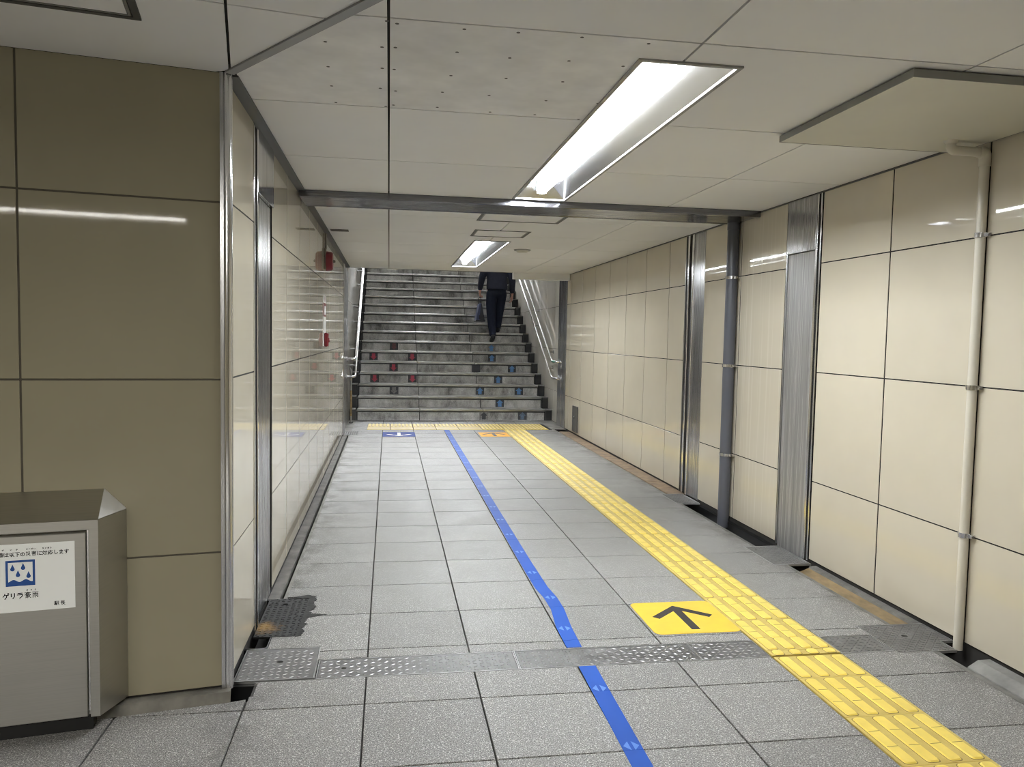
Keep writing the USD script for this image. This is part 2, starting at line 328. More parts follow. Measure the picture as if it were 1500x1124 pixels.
# left gutter: cement ledge, dark slot, cement lip; right gutter: deep channel in stretches
gl = thing('trim_1', kind='structure')
struct('ledge', bx(-.60, -.432, 1.11, 7.1, -.2, -.008, .002), 'cement_dirty', gl)
for a, b in ((1.11, 2.35), (2.352, 3.9), (3.903, 5.4), (5.403, 7.1)):
    struct('lip', bx(-.412, -.393, a, b, -.2, -.001, .0015), 'cement', gl)
struct('slot_floor', bx(-.44, -.405, 1.11, 7.1, -.2, -.06), 'channel_black', gl)
struct('pit', bx(-.55, -.38, .06, 1.12, -.25, -.13), 'channel_black', gl)
struct('pit_side', join([bx(-.384, -.380, .09, .22, -.2, -.002), bx(-.403, -.399, .53, .65, -.2, -.002), bx(-.50, -.38, .208, .224, -.2, -.012), bx(-.50, -.38, .514, .532, -.2, -.003), bx(-.50, -.28, 1.105, 1.125, -.2, -.006)]), 'channel_black', gl)
gr = thing('trim_2', kind='structure')
struct('lip', bx(2.298, 2.325, -7, .19, -.25, -.001, .002), 'cement_dirty', gr)
struct('lip', bx(2.298, 2.320, .492, 1.41, -.25, -.001, .002), 'cement_dirty', gr)
struct('lip', bx(2.298, 2.318, 1.80, 3.02, -.25, -.001, .002), 'cement_dirty', gr)
struct('lip', bx(2.298, 2.325, 3.38, 7.75, -.25, -.001, .002), 'cement', gr)
struct('channel_floor', bx(2.30, 2.60, -7, 7.75, -.25, -.10), 'channel_black', gr)
struct('water', bx(2.318, 2.60, 1.80, 3.02, -.11, -.075), 'channel_black', gr)
struct('mortar_fillet', hull([(2.37, -7, -.1), (2.37, .10, -.1), (2.385, -7, -.03), (2.385, .10, -.03), (2.43, -7, -.004), (2.43, .10, -.004), (2.6, -7, -.004), (2.6, .10, -.004), (2.6, -7, -.1), (2.6, .10, -.1)]), 'cement', gr)
struct('stained_edge', hull([(x, y, z) for y in (.50, 1.40) for x, z in ((2.335, -.1), (2.335, -.06), (2.44, -.020), (2.6, -.020), (2.6, -.1))]), 'ochre_edge', gr)
struct('mortar_strip', hull([(x, y, z) for y in (.50, 1.40) for x, z in ((2.435, -.03), (2.445, -.010), (2.6, -.004), (2.6, -.03))]), 'cement_dirty', gr)
struct('far_wall', bx(2.452, 2.60, 1.80, 3.02, -.1, -.02), 'channel_black', gr)
for a, b in ((3.39, 3.95), (3.955, 4.6), (4.605, 5.2), (5.205, 5.9), (5.905, 6.6), (6.605, 7.55)):
    struct('edge_stone', bx(2.345, 2.60, a, b, -.15, -.004 if a < 5 else -.008, .003), 'brown_edge', gr)

# ---------------------------------------------------------------- walls of panels
def panel_wall(name, x, sign, cols, zs, ybacks, streaked=()):
    """Panels on a wall along y; sign: +1 faces +x."""
    w = thing(name, kind='structure')
    for (a, b) in ybacks:
        struct('backing', bx(x - sign * .12, x - sign * .008, a, b, -.1, 4.6 if a > 7 else H + .05), 'wall_core', w) if sign > 0 else struct('backing', bx(x + .008, x + .12, a, b, -.1, H + .05), 'wall_core', w)
    runs = []
    for a, b in cols:
        if runs and abs(runs[-1][1] - a) < .01: runs[-1][1] = b
        else: runs.append([a, b])
    for a, b in runs:
        struct('joint_sealant', bx(min(x - sign * .002, x - sign * .03), max(x - sign * .002, x - sign * .03), a + .004, b - .004, zs[0] + .003, zs[-1]), 'wall_core', w)
    for (a, b) in cols:
        for z0, z1 in zip(zs[:-1], zs[1:]):
            x0, x1 = (x - .012, x) if sign > 0 else (x, x + .012)
            c = .0003
            P = [(xx, y, z) for xx in ([x0, x1 - c] if sign > 0 else [x0 + c, x1]) for y in (a + .005, b - .005) for z in (z0 + .003, z1 - .003)]
            P += [(x, y, z) for y in (a + .005 + c, b - .005 - c) for z in (z0 + .003 + c, z1 - .003 - c)]
            struct('wall_panel', hull(P), 'panel_streaked' if any(abs(a - s) < .01 for s in streaked) else 'panel', w)
    return w
ZR = [.012, .4655, 1.091, 1.709, H]; ZL = [.022, .483, 1.097, 1.708, H]
rc = [(.238 - .615 * k, .238 - .615 * (k - 1)) for k in range(12, 0, -1)] + [(.238, .853), (.853, 1.468), (1.862, 2.478), (2.478, 3.11), (3.505, 3.88), (3.88, 4.50)] + [(4.50 + .615 * k, 4.50 + .615 * (k + 1)) for k in range(5)] + [(7.575, 7.80)]
panel_wall('wall_right', XR, -1, rc, ZR, [(-7, 7.85)], streaked=(1.862,))
lc = [(.15, .70), (1.205, 1.74), (1.74, 2.35)] + [(2.35 + .615 * k, 2.35 + .615 * (k + 1)) for k in range(7)] + [(6.655, 7.05)]
panel_wall('wall_left', XL, 1, lc, ZL, [(.14, 7.05)])
# front-left wall, turned a little towards the corridor
wf = thing('wall_front', kind='structure')
struct('backing', fbox(-.03, 4.2, -.14, -.008, -.1, H + .05), 'wall_core', wf)
struct('joint_sealant', fbox(-.02, 4.17, -.03, -.002, .042, H), 'joint_brown', wf)
ZF = [.039, .509, 1.099, 1.689, H + .002]
for k in range(-1, 6):
    u0, u1 = (-.024, .573) if k < 0 else (.573 + .6 * k, .573 + .6 * (k + 1))
    for z0, z1 in zip(ZF[:-1], ZF[1:]):
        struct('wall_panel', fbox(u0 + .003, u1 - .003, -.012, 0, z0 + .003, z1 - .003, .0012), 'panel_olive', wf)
bl = thing('baseboard_left', kind='structure')
struct('plinth', placed(hull([(0.042, z, d) for z, d in ((0, -.1), (0, .048), (.033, .036), (.033, -.1))] + [(-4.2, z, d) for z, d in ((0, -.1), (0, .075), (.033, .062), (.033, -.1))]), fw(0, 0, 0), EXF, EYF, EZF), 'cement_plinth', bl)
# rounded stainless corner post
t3 = thing('trim_3', kind='structure')
struct('corner_post', tube([(-.4655, .118, .03), (-.4655, .118, H)], .0165, 20), 'steel_bright', t3, 40)
struct('corner_flange', bx(-.486, -.474, .10, .15, .03, H), 'steel_vertical', t3)
struct('corner_flange', fbox(-.05, -.020, -.012, .004, .036, H), 'steel_vertical', t3)

# shutter guides and stainless columns
def guide_left():
    t = thing('trim_4', kind='structure')
    struct('face', bx(XL - .11, XL - .006, .79, 1.20, .0, 1.84, .003), 'steel_vertical', t)
    struct('upper_cover', bx(XL - .11, XL + .008, .775, 1.205, 1.842, H, .002), 'steel_bright', t)
    struct('rim', bx(XL - .03, XL + .004, .70, .722, 0, H, .002), 'steel_bright', t)
    struct('slot', bx(XL - .11, XL - .06, .722, .79, 0, H), 'channel_black', t)
    struct('rim', bx(XL - .03, XL + .006, .765, .79, 0, H, .002), 'steel_bright', t)
guide_left()
t5 = thing('trim_5', kind='structure')
struct('face', bx(XR + .004, XR + .11, 1.535, 1.845, -.02, 1.79, .003), 'steel_runs', t5)
struct('upper_cover', bx(XR - .008, XR + .10, 1.525, 1.845, 1.792, H, .002), 'steel_vertical', t5)
struct('rim', bx(XR - .004, XR + .05, 1.474, 1.488, 0, H, .002), 'steel_bright', t5)
struct('rim', bx(XR - .004, XR + .05, 1.510, 1.530, 0, H, .002), 'steel_bright', t5)
struct('slot', bx(XR + .05, XR + .11, 1.474, 1.54, 0, H), 'channel_black', t5)
struct('rim', bx(XR - .003, XR + .05, 1.845, 1.857, 0, H, .002), 'steel_vertical', t5)
t6 = thing('trim_6', kind='structure')
struct('face', bx(XR + .002, XR + .11, 3.115, 3.33, 0, H, .002), 'steel_vertical', t6)
struct('rim', bx(XR - .006, XR + .05, 3.33, 3.365, 0, H, .003), 'steel_bright', t6)
struct('slot', bx(XR + .05, XR + .11, 3.365, 3.42, 0, H), 'channel_black', t6)
struct('rim', bx(XR - .006, XR + .05, 3.42, 3.455, 0, H, .003), 'steel_bright', t6)
struct('slot', bx(XR + .03, XR + .11, 3.455, 3.485, 0, H), 'channel_black', t6)
struct('rim', bx(XR - .004, XR + .05, 3.485, 3.500, 0, H, .002), 'steel_vertical', t6)
# columns at the mouth of the stairs
t7 = thing('trim_7', kind='structure')
struct('column_face', bx(XR - .006, XR + .12, 7.81, 8.05, 0, H, .004), 'steel_vertical', t7)
struct('column_face', bx(XR - .006, XR + .12, 8.058, 8.30, 0, H, .004), 'steel_vertical', t7)
struct('column_upper', bx(XR + .03, XR + .12, 7.8, 8.3, H, 4.6), 'stair_wall', t7)
t8 = thing('trim_8', kind='structure')
struct('column_face', bx(-.60, XL + .006, 7.06, 7.42, 0, H, .004), 'steel_vertical', t8)
struct('column_face', bx(-.60, XL - .012, 7.43, 8.35, 0, H, .004), 'steel_vertical', t8)
struct('column_upper', bx(-.60, XL - .02, 7.7, 8.35, H, 4.6), 'stair_wall', t8)
# metal angle where the left wall meets the ceiling
t9 = thing('trim_9', kind='structure')
struct('ceiling_angle', bx(XL - .004, -.432, .13, 7.68, H - .006, H + .03), 'dark_trim', t9)
dd = np.array([.45, -.626]); dd /= np.linalg.norm(dd); dn = np.array([-dd[1], dd[0]]); D0 = np.array([-.455, .10])
struct('diagonal_angle', prism(Polygon([D0 - dn * .016, D0 - dn * .016 + dd * 4.9, D0 + dn * .016 + dd * 4.9, D0 + dn * .016]), H - .006, H + .03), 'ceiling_trim', t9)
t10 = thing('trim_10', kind='structure')
struct('ceiling_angle', bx(XR - .008, XR, -7, 7.7, H - .008, H + .02), 'dark_trim', t10)

# stainless strip across the ceiling
t11 = thing('trim_11', kind='structure')
struct('lip', bx(XL + .01, XR - .01, 2.20, 2.225, H - .040, H + .05, .002), 'steel_horizontal', t11)
struct('soffit', bx(XL + .012, XR - .012, 2.225, 2.56, H - .034, H + .05, .002), 'steel_horizontal', t11)
struct('lip', bx(XL + .012, XR - .012, 2.56, 2.585, H - .036, H + .05, .002), 'steel_horizontal', t11)

# ---------------------------------------------------------------- ceiling
LIGHTS = [(.815, 1.145, -.30, 2.16), (.815, 1.140, 4.33, 7.02)]
HATCH = [(.700, 1.315, 2.742, 3.14), (.745, 1.205, 3.64, 4.045)]
ceiling = thing('ceiling', kind='structure')
light_holes = union_all([sbox(a, c, b, d) for a, b, c, d in LIGHTS] + [Polygon([A0 + DV * u + NV * d for u, d in ((.28, 3.62), (2.75, 3.62), (2.75, 3.95), (.28, 3.95))])])
diag_end = D0 + dd * 4.9
main = Polygon([(-.435, 7.69), (-.435, .095), tuple(D0 + dn * .016), tuple(diag_end + dn * .016), (2.47, diag_end[1] - .001), (2.47, 7.69)]).buffer(0)
left = Polygon([tuple(D0 - dn * .016), tuple(diag_end - dn * .016), (2.47, diag_end[1] - .05), (2.47, -7.2), (-4.2, -7.2), tuple(A0 + DV * 4.1), tuple(A0)])
hatch_holes = union_all([sbox(a, c, b, d) for a, b, c, d in HATCH])
def rot(u0, u1, d0, d1): return Polygon([A0 + DV * u + NV * d for u, d in ((u0, d0), (u1, d0), (u1, d1), (u0, d1))])
HL = rot(.175, .60, .376, .80)
cx = [-1.72, -.83, .062, .952, 1.828, 2.60]
cy = [-4.0, -3.10, -2.2, -1.35, -.452, .392, 1.293, 2.198]
cy2 = [2.588, 3.035, 3.925, 4.825, 5.725, 6.63, 7.70]
def board(cell, region, m='ceiling_board'):
    r = cell.buffer(-.004, join_style=2).intersection(region).difference(light_holes).difference(hatch_holes).difference(HL)
    for q in getattr(r, 'geoms', [r]):
        if q.geom_type == 'Polygon' and q.area > 1e-3: struct('ceiling_board', prism(q, H, H + .012), m, ceiling)
for ys in (cy, cy2):
    for y0, y1 in zip(ys[:-1], ys[1:]):
        for x0, x1 in zip(cx[:-1], cx[1:]):
            board(sbox(x0, y0, x1, y1), main, 'ceiling_board_marked' if abs(y0 + .452) < .01 and x0 < .9 else 'ceiling_board')
for i in range(-5, 5):
    for j in range(-1, 10):
        board(rot(-.045 + .9 * i, -.045 + .9 * (i + 1), .575 + .9 * (j - 1), .575 + .9 * j), left)
for poly in (main, left):
    struct('void_board', prism(poly.difference(light_holes), H + .014, H + .03), 'dark_joint', ceiling)
struct('upper_slab', bx(-4.3, 2.7, -7.3, 7.68, H + .25, H + .35), 'wall_core', ceiling)
# screw heads of the two marked boards
sc = []
for x0, x1 in ((.085, .80), (-.30, .04)):
    for x in np.linspace(x0, x1, 5 if x0 > 0 else 3):
        for y in np.linspace(-.42, .36, 5):
            if x + .15 > 0 and y > -.4 - .9 * (x + .1): sc.append(cyl((x + rng.normal(0, .012), y + rng.normal(0, .012), H + .002), (0, 0, -1), .0055, .0026, 8))
s_ = struct('screw_heads', join(sc), 'screw', ceiling); s_.SetCustomDataByKey('kind', 'stuff')
# dropped header over the stair handrail
hd = thing('trim_12', kind='structure')
struct('header', bx(1.70, XR - .006, 7.66, 7.76, 2.028, H + .01, .002), 'ceiling_board', hd)
struct('header_end', bx(-.60, 2.62, 7.70, 7.78, H + .001, 4.6), 'stair_wall', hd)

# ---------------------------------------------------------------- the rest of the concourse, out of frame
wb = thing('wall_back', kind='structure')
struct('backing', join([bx(-4.5, 3.2, -7.5, -7.225, -.2, 2.6), bx(-4.5, -4.225, -7.5, .2, -.2, 2.6), bx(2.49, 3.2, -7.5, -6.8, -.2, 2.6), bx(-4.5, -3.9, -1.0, .2, -.2, 2.6), bx(-4.5, 3.2, -7.5, .1, -.4, -.205)]), 'wall_core', wb)
for k in range(11):
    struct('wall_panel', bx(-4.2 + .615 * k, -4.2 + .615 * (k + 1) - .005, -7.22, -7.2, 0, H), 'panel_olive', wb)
ws = thing('wall_side', kind='structure')
for k in range(11):
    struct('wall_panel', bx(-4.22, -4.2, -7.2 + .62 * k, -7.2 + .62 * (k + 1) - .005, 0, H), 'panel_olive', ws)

# ---------------------------------------------------------------- stairs
SXL, SXR = -.372, 2.405
stairs = thing('staircase', kind='structure')
for k in range(NST):
    y, z = YST + TREAD * k, RISE * (k + 1)
    for i, (a, b) in enumerate(((SXL, .528), (.528, 1.465), (1.465, SXR))):
        a2 = a + (.005 if i else 0); b2 = b - (0 if i == 2 else .005)
        struct('riser_slab', bx(a2, b2, y + .022, y + .05, z - RISE - .004, z - .050, .002), 'stair_stone', stairs)
        struct('tread_slab', bx(a2, b2, y + .03, y + TREAD + .03, z - .035, z, .002), 'stair_stone', stairs)
        struct('nosing', hull([(xx, yy, zz) for xx in (a2 - (.006 if i == 0 else 0), b2 + (.008 if i == 2 else 0)) for yy, zz in ((y - .002, z - .006), (y - .002, z - .028), (y + .004, z + .002), (y + .052, z + .002), (y + .05, z - .030))]), 'nosing_steel', stairs)
    for a, b in ((2.422, 2.516), (-.487, -.402)):
        struct('curb_block', bx(a, b, y - .012, y + TREAD, z - RISE - .02, z - .004, .004), 'curb_rubber', stairs)
        struct('curb_nosing', bx(a - .002, b + .002, y - .02, y + .05, z - .018, z + .001, .003), 'plate_dull', stairs)
prof = [(YST + .03, -.05)]
for k in range(NST):
    prof += [(YST + .03 + TREAD * k, RISE * (k + 1) - .04), (YST + .03 + TREAD * (k + 1), RISE * (k + 1) - .04)]
prof += [(YST + TREAD * NST + .03, -.05)]
core = CrossSection([np.array(prof)[::-1]], manifold3d.FillRule.EvenOdd).extrude(3.02)
struct('stair_core', placed(core, (-.5, 0, 0), (0, 1, 0), (0, 0, 1), (1, 0, 0)), 'curb_rubber', stairs)
ZT, YT = RISE * NST, YST + TREAD * NST
struct('upper_landing', bx(-.5, 2.52, YT + .03, YT + 4, ZT - .2, ZT), 'landing', stairs)

# stairwell walls: sheet panels continuing the joints of the passage
def stair_wall(name, x, s, y0, mt='stair_wall'):
    w = thing(name, kind='structure')
    struct('backing', bx(min(x + s * .01, x + s * .14), max(x + s * .01, x + s * .14), y0, YT + 4, -.1, 6.6), 'wall_core', w)
    ys = [y0] + [y for y in np.arange(8.79, YT + 4, .615) if y > y0 + .1] + [YT + 4]
    zz = [0, .4655, 1.091, 1.709, 2.33, 2.95, 3.57, 4.2, 5.4, 6.6]
    for a, b in zip(ys[:-1], ys[1:]):
        for c, d in zip(zz[:-1], zz[1:]):
            if d < (a - YST) / TREAD * RISE - .3: continue
            struct('wall_panel', bx(min(x, x + s * .012), max(x, x + s * .012), a + .002, b - .002, c + .002, d - .002, .001), mt, w)
stair_wall('wall_stair_right', 2.52, 1, 8.30)
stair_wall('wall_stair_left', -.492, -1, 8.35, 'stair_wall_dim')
sl = (ZT - 0) / (YT - YST)
rf = thing('ceiling_stair', kind='structure')
P0, P1 = (7.70, 4.45), (YT + 1.2, 4.45 + (YT + 1.2 - 7.7) * sl * .55)
struct('sloping_board', hull([(x, y, z + dz) for x in (-.6, 2.65) for (y, z) in (P0, P1) for dz in (0, .1)]), 'ceiling_board', rf)

# ---------------------------------------------------------------- lamps
def ceiling_light(x0, x1, y0, y1, label, emat, place=None, z=H, group=None, n=2, flush=False):
    """Recessed trough: frame, white sloping reflector, glowing lenses. place: function for turned fixtures."""
    pl = place or (lambda m: m)
    cxx, cyy = (x0 + x1) / 2, (y0 + y1) / 2
    loc = as_vf(pl(bx(cxx - .001, cxx + .001, cyy - .001, cyy + .001, z - .001, z + .001)))[0].mean(0)
    t = thing('ceiling_light', label, 'ceiling light', loc, group)
    outer, inner = sbox(x0 - .004, y0 - .004, x1 + .004, y1 + .004), sbox(x0 + .012, y0 + .012, x1 - .012, y1 - .012)
    obj('frame', pl(prism(outer.difference(inner), z - .006, z + .006)), 'ceiling_trim', t)
    d = .105; xa, xb = cxx - .055, cxx + .055
    def sheet(pts):                                   # a thin folded sheet, thickened away from the opening
        return hull(pts)
    e = .004
    for nm, q in (('reflector', [(x0 + .01, y0 + .01, z), (x0 + .01, y1 - .01, z), (xa, y1 - .05, z + d), (xa, y0 + .05, z + d), (x0 + .01 - e, y0 + .01, z), (x0 + .01 - e, y1 - .01, z), (xa - e, y1 - .05, z + d + e), (xa - e, y0 + .05, z + d + e)]),
                  ('reflector', [(x1 - .01, y0 + .01, z), (x1 - .01, y1 - .01, z), (xb, y1 - .05, z + d), (xb, y0 + .05, z + d), (x1 - .01 + e, y0 + .01, z), (x1 - .01 + e, y1 - .01, z), (xb + e, y1 - .05, z + d + e), (xb + e, y0 + .05, z + d + e)]),
                  ('end_reflector', [(x0 + .01, y0 + .01, z), (x1 - .01, y0 + .01, z), (xa, y0 + .05, z + d), (xb, y0 + .05, z + d), (x0 + .01, y0 + .01 - e, z), (x1 - .01, y0 + .01 - e, z), (xa, y0 + .05 - e, z + d + e), (xb, y0 + .05 - e, z + d + e)]),
                  ('end_reflector', [(x0 + .01, y1 - .01, z), (x1 - .01, y1 - .01, z), (xa, y1 - .05, z + d), (xb, y1 - .05, z + d), (x0 + .01, y1 - .01 + e, z), (x1 - .01, y1 - .01 + e, z), (xa, y1 - .05 + e, z + d + e), (xb, y1 - .05 + e, z + d + e)])):
        obj(nm, pl(sheet(q)), 'reflector', t)
    obj('housing', pl(bx(xa - .01, xb + .01, y0 + .03, y1 - .03, z + d, z + d + .04)), 'white_frame', t)
    L = (y1 - y0 - .14) / n; zl = z + (.022 if flush else .058)
    for k in range(n):
        a, b = y0 + .07 + L * k + .012, y0 + .07 + L * (k + 1) - .012
        hw, hh = (.145, .012) if flush else (.033, .032)
        P = [(cxx + hw * math.cos(q), yy, zl - .008 - hh * math.sin(q)) for q in np.linspace(0, math.pi, 13) for yy in (a, b)] + [(cxx + sx * hw, yy, zl - .003) for sx in (-1, 1) for yy in (a, b)]
        obj('tube_lens', pl(hull(P)), emat, t, 50)
        obj('end_cap', pl(bx(cxx - .030, cxx + .030, b, b + .012, zl - .036, z + d)), 'white_frame', t)
    return t
ceiling_light(*LIGHTS[0], 'long recessed white ceiling light, the nearer one, before the stainless ceiling strip', 'lamp_white')
ceiling_light(*LIGHTS[1], 'recessed white ceiling light farther down the passage near the stairs', 'lamp_far')
# a dimmer fitting over the concourse behind the viewer, parallel to the front-left wall, and a lamp over the stairs
def turned(m): return placed(m, fw(0, 0, 0), EZF, -EXF, np.array([0, 0, 1.0]))       # x -> out of the wall, y -> along it, z up
ceiling_light(3.62, 3.95, .28, 2.75, 'dim recessed ceiling light over the concourse behind the viewer', 'lamp_dim', turned, z=H - .004, flush=True)
nrm = np.array([0, -sl * .55, 1.0]); nrm /= np.linalg.norm(nrm); tan = np.array([0, 1.0, sl * .55]); tan /= np.linalg.norm(tan)
def sloped(yc):
    o = np.array([.0, yc, 4.45 + (yc - 7.7) * sl * .55 - .16]); return lambda m: placed(m, o, (1, 0, 0), tan, nrm)
for yc, lb in ((10.2, 'lower lamp under the sloping stairwell ceiling above the steps'), (13.2, 'upper lamp under the sloping stairwell ceiling above the steps')):
    ceiling_light(.55, .90, -.6, .6, lb, 'lamp_stair', sloped(yc), z=0, n=1)

# ---------------------------------------------------------------- ceiling hatches, detector, slot, drip tray
def hatch(name, poly, fr, label, cat):
    c = poly.centroid; t = thing(name, label, cat, (c.x, c.y, H))
    obj('frame', prism(poly.buffer(-.001, join_style=2).difference(poly.buffer(-fr, join_style=2)), H - .003, H + .010), 'dark_trim', t)
    inn = poly.buffer(-fr - .003, join_style=2)
    obj('inner_frame', prism(inn.difference(inn.buffer(-.008, join_style=2)), H - .002, H + .010), 'ceiling_trim', t)
    obj('panel', prism(inn.buffer(-.010, join_style=2), H - .001, H + .010), 'ceiling_board', t)
hatch('access_hatch', sbox(HATCH[0][0], HATCH[0][2], HATCH[0][1], HATCH[0][3]), .018, 'wider ceiling access hatch just behind the stainless ceiling strip', 'access hatch')
hatch('access_hatch', sbox(HATCH[1][0], HATCH[1][2], HATCH[1][1], HATCH[1][3]), .018, 'smaller ceiling access hatch just before the far ceiling light', 'access hatch')
hatch('access_hatch', HL, .02, 'grey-framed ceiling hatch above the beige wall with the storage cabinet', 'access hatch')
sd = thing('smoke_detector', 'small flat round detector on the ceiling right of the far light', 'smoke detector', (1.354, 4.95, H))
obj('base', cyl((1.354, 4.95, H + .001), (0, 0, -1), .085, .012, 28, .08, .003), 'ceiling_trim', sd)
obj('cover', cyl((1.354, 4.95, H - .011), (0, 0, -1), .06, .014, 24, .052, .004), 'tray', sd)
sv = thing('air_slot', 'narrow dark brown slot vent in the ceiling near the left wall', 'vent', (-.34, 4.0, H))
obj('frame', prism(sbox(-.413, 3.955, -.268, 4.05).difference(sbox(-.405, 3.965, -.276, 4.04)), H - .006, H), 'screw', sv)
for k in range(3):
    obj('louvre', hull([(x, 3.968 + .025 * k + dy, H - dz) for x in (-.405, -.276) for dy, dz in ((0, .0005), (.003, .0005), (.018, .006), (.021, .006))]), 'screw', sv)
tr = thing('drip_tray', 'flat beige drip tray with metal rim hung below the ceiling at right', 'drip tray', (2.05, 0, 2.09))
TX0, TX1, TY0, TY1, TZ = 1.652, 2.462, -.408, .422, 2.083
obj('tray_sheet', bx(TX0 + .003, TX1 - .003, TY0 + .003, TY1 - .003, TZ, TZ + .006, .001), 'tray', tr)
for q in ((TX0, TX0 + .003, TY0, TY1), (TX1 - .003, TX1, TY0, TY1), (TX0 + .003, TX1 - .003, TY0, TY0 + .003), (TX0 + .003, TX1 - .003, TY1 - .003, TY1)):
    obj('rim', bx(*q, TZ - .001, TZ + .024), 'tray_edge', tr)
for x in (1.72, 2.40):
    for y in (-.33, .35):
        obj('hanger', bx(x - .01, x + .01, y - .01, y + .01, TZ + .006, H), 'screw', tr)

# ---------------------------------------------------------------- pipes
pw = thing('drain_pipe', 'thin cream drain pipe with an elbow running down the right wall from the tray', 'pipe', (2.456, .245, -.02))
obj('pipe', tube([(2.30, .245, TZ + .004), (2.30, .245, 2.046), (2.456, .245, 2.046), (2.456, .245, -.02)], .019, 18, .045), 'pipe_cream', pw, 50)
obj('collar', cyl((2.30, .245, TZ + .0), (0, 0, -1), .028, .012, 20, .022), 'pipe_cream', pw, 40)
obj('elbow_sleeve', tube([(2.425, .245, 2.046), (2.456, .245, 2.046), (2.456, .245, 1.99)], .0225, 18, .035), 'pipe_cream', pw, 50)
def clamp(pr, x, y, z, r, xw, mt):
    c = obj('clamp', join([cyl((x, y, z - .01), (0, 0, 1), r + .004, .02, 20), bx(x, xw, y - r - .02, y + r + .02, z - .008, z + .008, .001)]), mt, pr, 40)
    obj('bolt', cyl((x + r * .4, y - r - .012, z), (0, -1, 0), .006, .012, 8), 'screw', c)
for z in (.47, 1.088, 1.712): clamp(pw, 2.456, .245, z, .019, XR, 'steel_bright')
pg = thing('drain_pipe', 'thick dark grey drain pipe from the ceiling strip down into the gutter', 'pipe', (2.432, 2.53, -.06))
obj('pipe', tube([(2.432, 2.53, -.06), (2.432, 2.53, H - .03)], .040, 24), 'pipe_grey', pg, 50)
obj('socket', cyl((2.432, 2.53, H - .034), (0, 0, -1), .043, .05, 24, .043, .004), 'pipe_grey', pg, 40)
for z in (.458, 1.086, 1.700): clamp(pg, 2.432, 2.53, z, .040, XR, 'steel_bright')

pt = thing('stair_pipe', 'thin grey pipe with a rusty ochre lower part at the left foot of the stairs', 'pipe', (-.448, 8.46, 0))
obj('pipe', tube([(-.448, 8.46, 0), (-.448, 8.46, .74), (-.470, 8.46, .78)], .013, 12, .02), 'ceiling_trim', pt, 50)
obj('stained_sleeve', cyl((-.448, 8.46, .10), (0, 0, 1), .0155, .36, 14), 'ochre_edge', pt, 40, label='rusty ochre lower part')
obj('foot_flange', cyl((-.448, 8.46, 0), (0, 0, 1), .03, .012, 14), 'plate_dull', pt)

# ---------------------------------------------------------------- drain covers of checker plate
def bumps(poly, z, pitch=.026, L=.022, W=.006, h=.0019):
    V, Fs = [], []; b = poly.bounds; inner = poly.buffer(-.008)
    for i, x in enumerate(np.arange(b[0] + pitch * .6, b[2], pitch)):
        for j, y in enumerate(np.arange(b[1] + pitch * .45, b[3], pitch)):
            if not inner.contains(Point(x, y)): continue
            a = math.radians(32 if (i + j) % 2 else -32) + (math.pi if 0 else 0); c, s = math.cos(a), math.sin(a); o = len(V)
            for px, py, pz in ((-L / 2, 0, 0), (0, -W / 2, 0), (L / 2, 0, 0), (0, W / 2, 0), (-L * .3, 0, h), (L * .3, 0, h)):
                V.append((x + c * px - s * py, y + s * px + c * py, z + pz))
            Fs += [(o, o + 1, o + 4), (o + 1, o + 5, o + 4), (o + 1, o + 2, o + 5), (o + 2, o + 3, o + 5), (o + 3, o + 4, o + 5), (o + 3, o, o + 4)]
    return np.array(V, float), np.array(Fs, int)
def cover(poly, label, mt='checker_plate', mb='checker_bump', zt=-.001, holes=(), frame=True, pitch=.026, group=None):
    c = poly.centroid; t = thing('drain_cover', label, 'drain cover', (c.x, c.y, zt), group)
    hp = poly.buffer(-.006 if frame else -.001, join_style=2)
    for (x, y, r) in holes: hp = hp.difference(affinity.scale(Point(x, y).buffer(r, 12), 1, .8))
    obj('plate', prism(hp, zt - .008, zt), mt, t)
    if frame: obj('edge_frame', prism(poly.difference(poly.buffer(-.0045, join_style=2)), zt - .01, zt + .001), 'ceiling_trim' if mt != 'plate_wet' else mt, t)
    b = obj('raised_pattern', bumps(hp, zt, pitch), mb, t); b.SetCustomDataByKey('kind', 'stuff')
    if holes: obj('hole', join([affinity_disc(x, y, r * .99, zt - .03) for x, y, r in holes]), 'channel_black', t)
    return t
def affinity_disc(x, y, r, z): return cyl((x, y, z), (0, 0, 1), r, .002, 16)
cover(sbox(-.474, .226, -.187, .514), 'square checker plate drain cover beside the left corner post', holes=((-.33, .385, .013),))
cover(sbox(-.183, .215, .575, .387), 'leftmost long checker plate of the drain crossing the floor', holes=((-.085, .30, .010),), frame=True)
cover(sbox(.577, .215, 1.305, .387), 'middle long checker plate of the drain crossing the floor under the blue tape gap')
cover(sbox(1.307, .215, 1.598, .387), 'short checker plate of the cross drain, left of the yellow blocks')
cover(sbox(1.904, .215, 2.139, .387), 'short dull checker plate of the cross drain, right of the yellow blocks', mt='plate_dull', mb='checker_plate')
cover(sbox(2.143, .192, 2.47, .490).difference(sbox(2.41, .18, 2.48, .29)), 'dull square checker plate cover at the foot of the cream pipe', 'plate_dull', 'plate_dull', holes=((2.29, .36, .014),), pitch=.020)
cover(sbox(2.236, 1.412, 2.462, 1.80), 'dull scuffed cover plate at the foot of the streaked steel column', 'plate_dull', 'plate_dull', holes=((2.28, 1.72, .010),), pitch=.020)
cover(sbox(2.276, 3.02, 2.462, 3.38), 'small cover plate at the foot of the far steel guide, before the grey pipe', 'plate_dull', 'plate_dull', pitch=.020)
cover(sbox(-.474, .642, -.285, 1.108), 'wet dark checker plate with a rusty spot by the left wall', 'plate_wet', 'plate_wet', holes=((-.392, 1.035, .012),), frame=False)
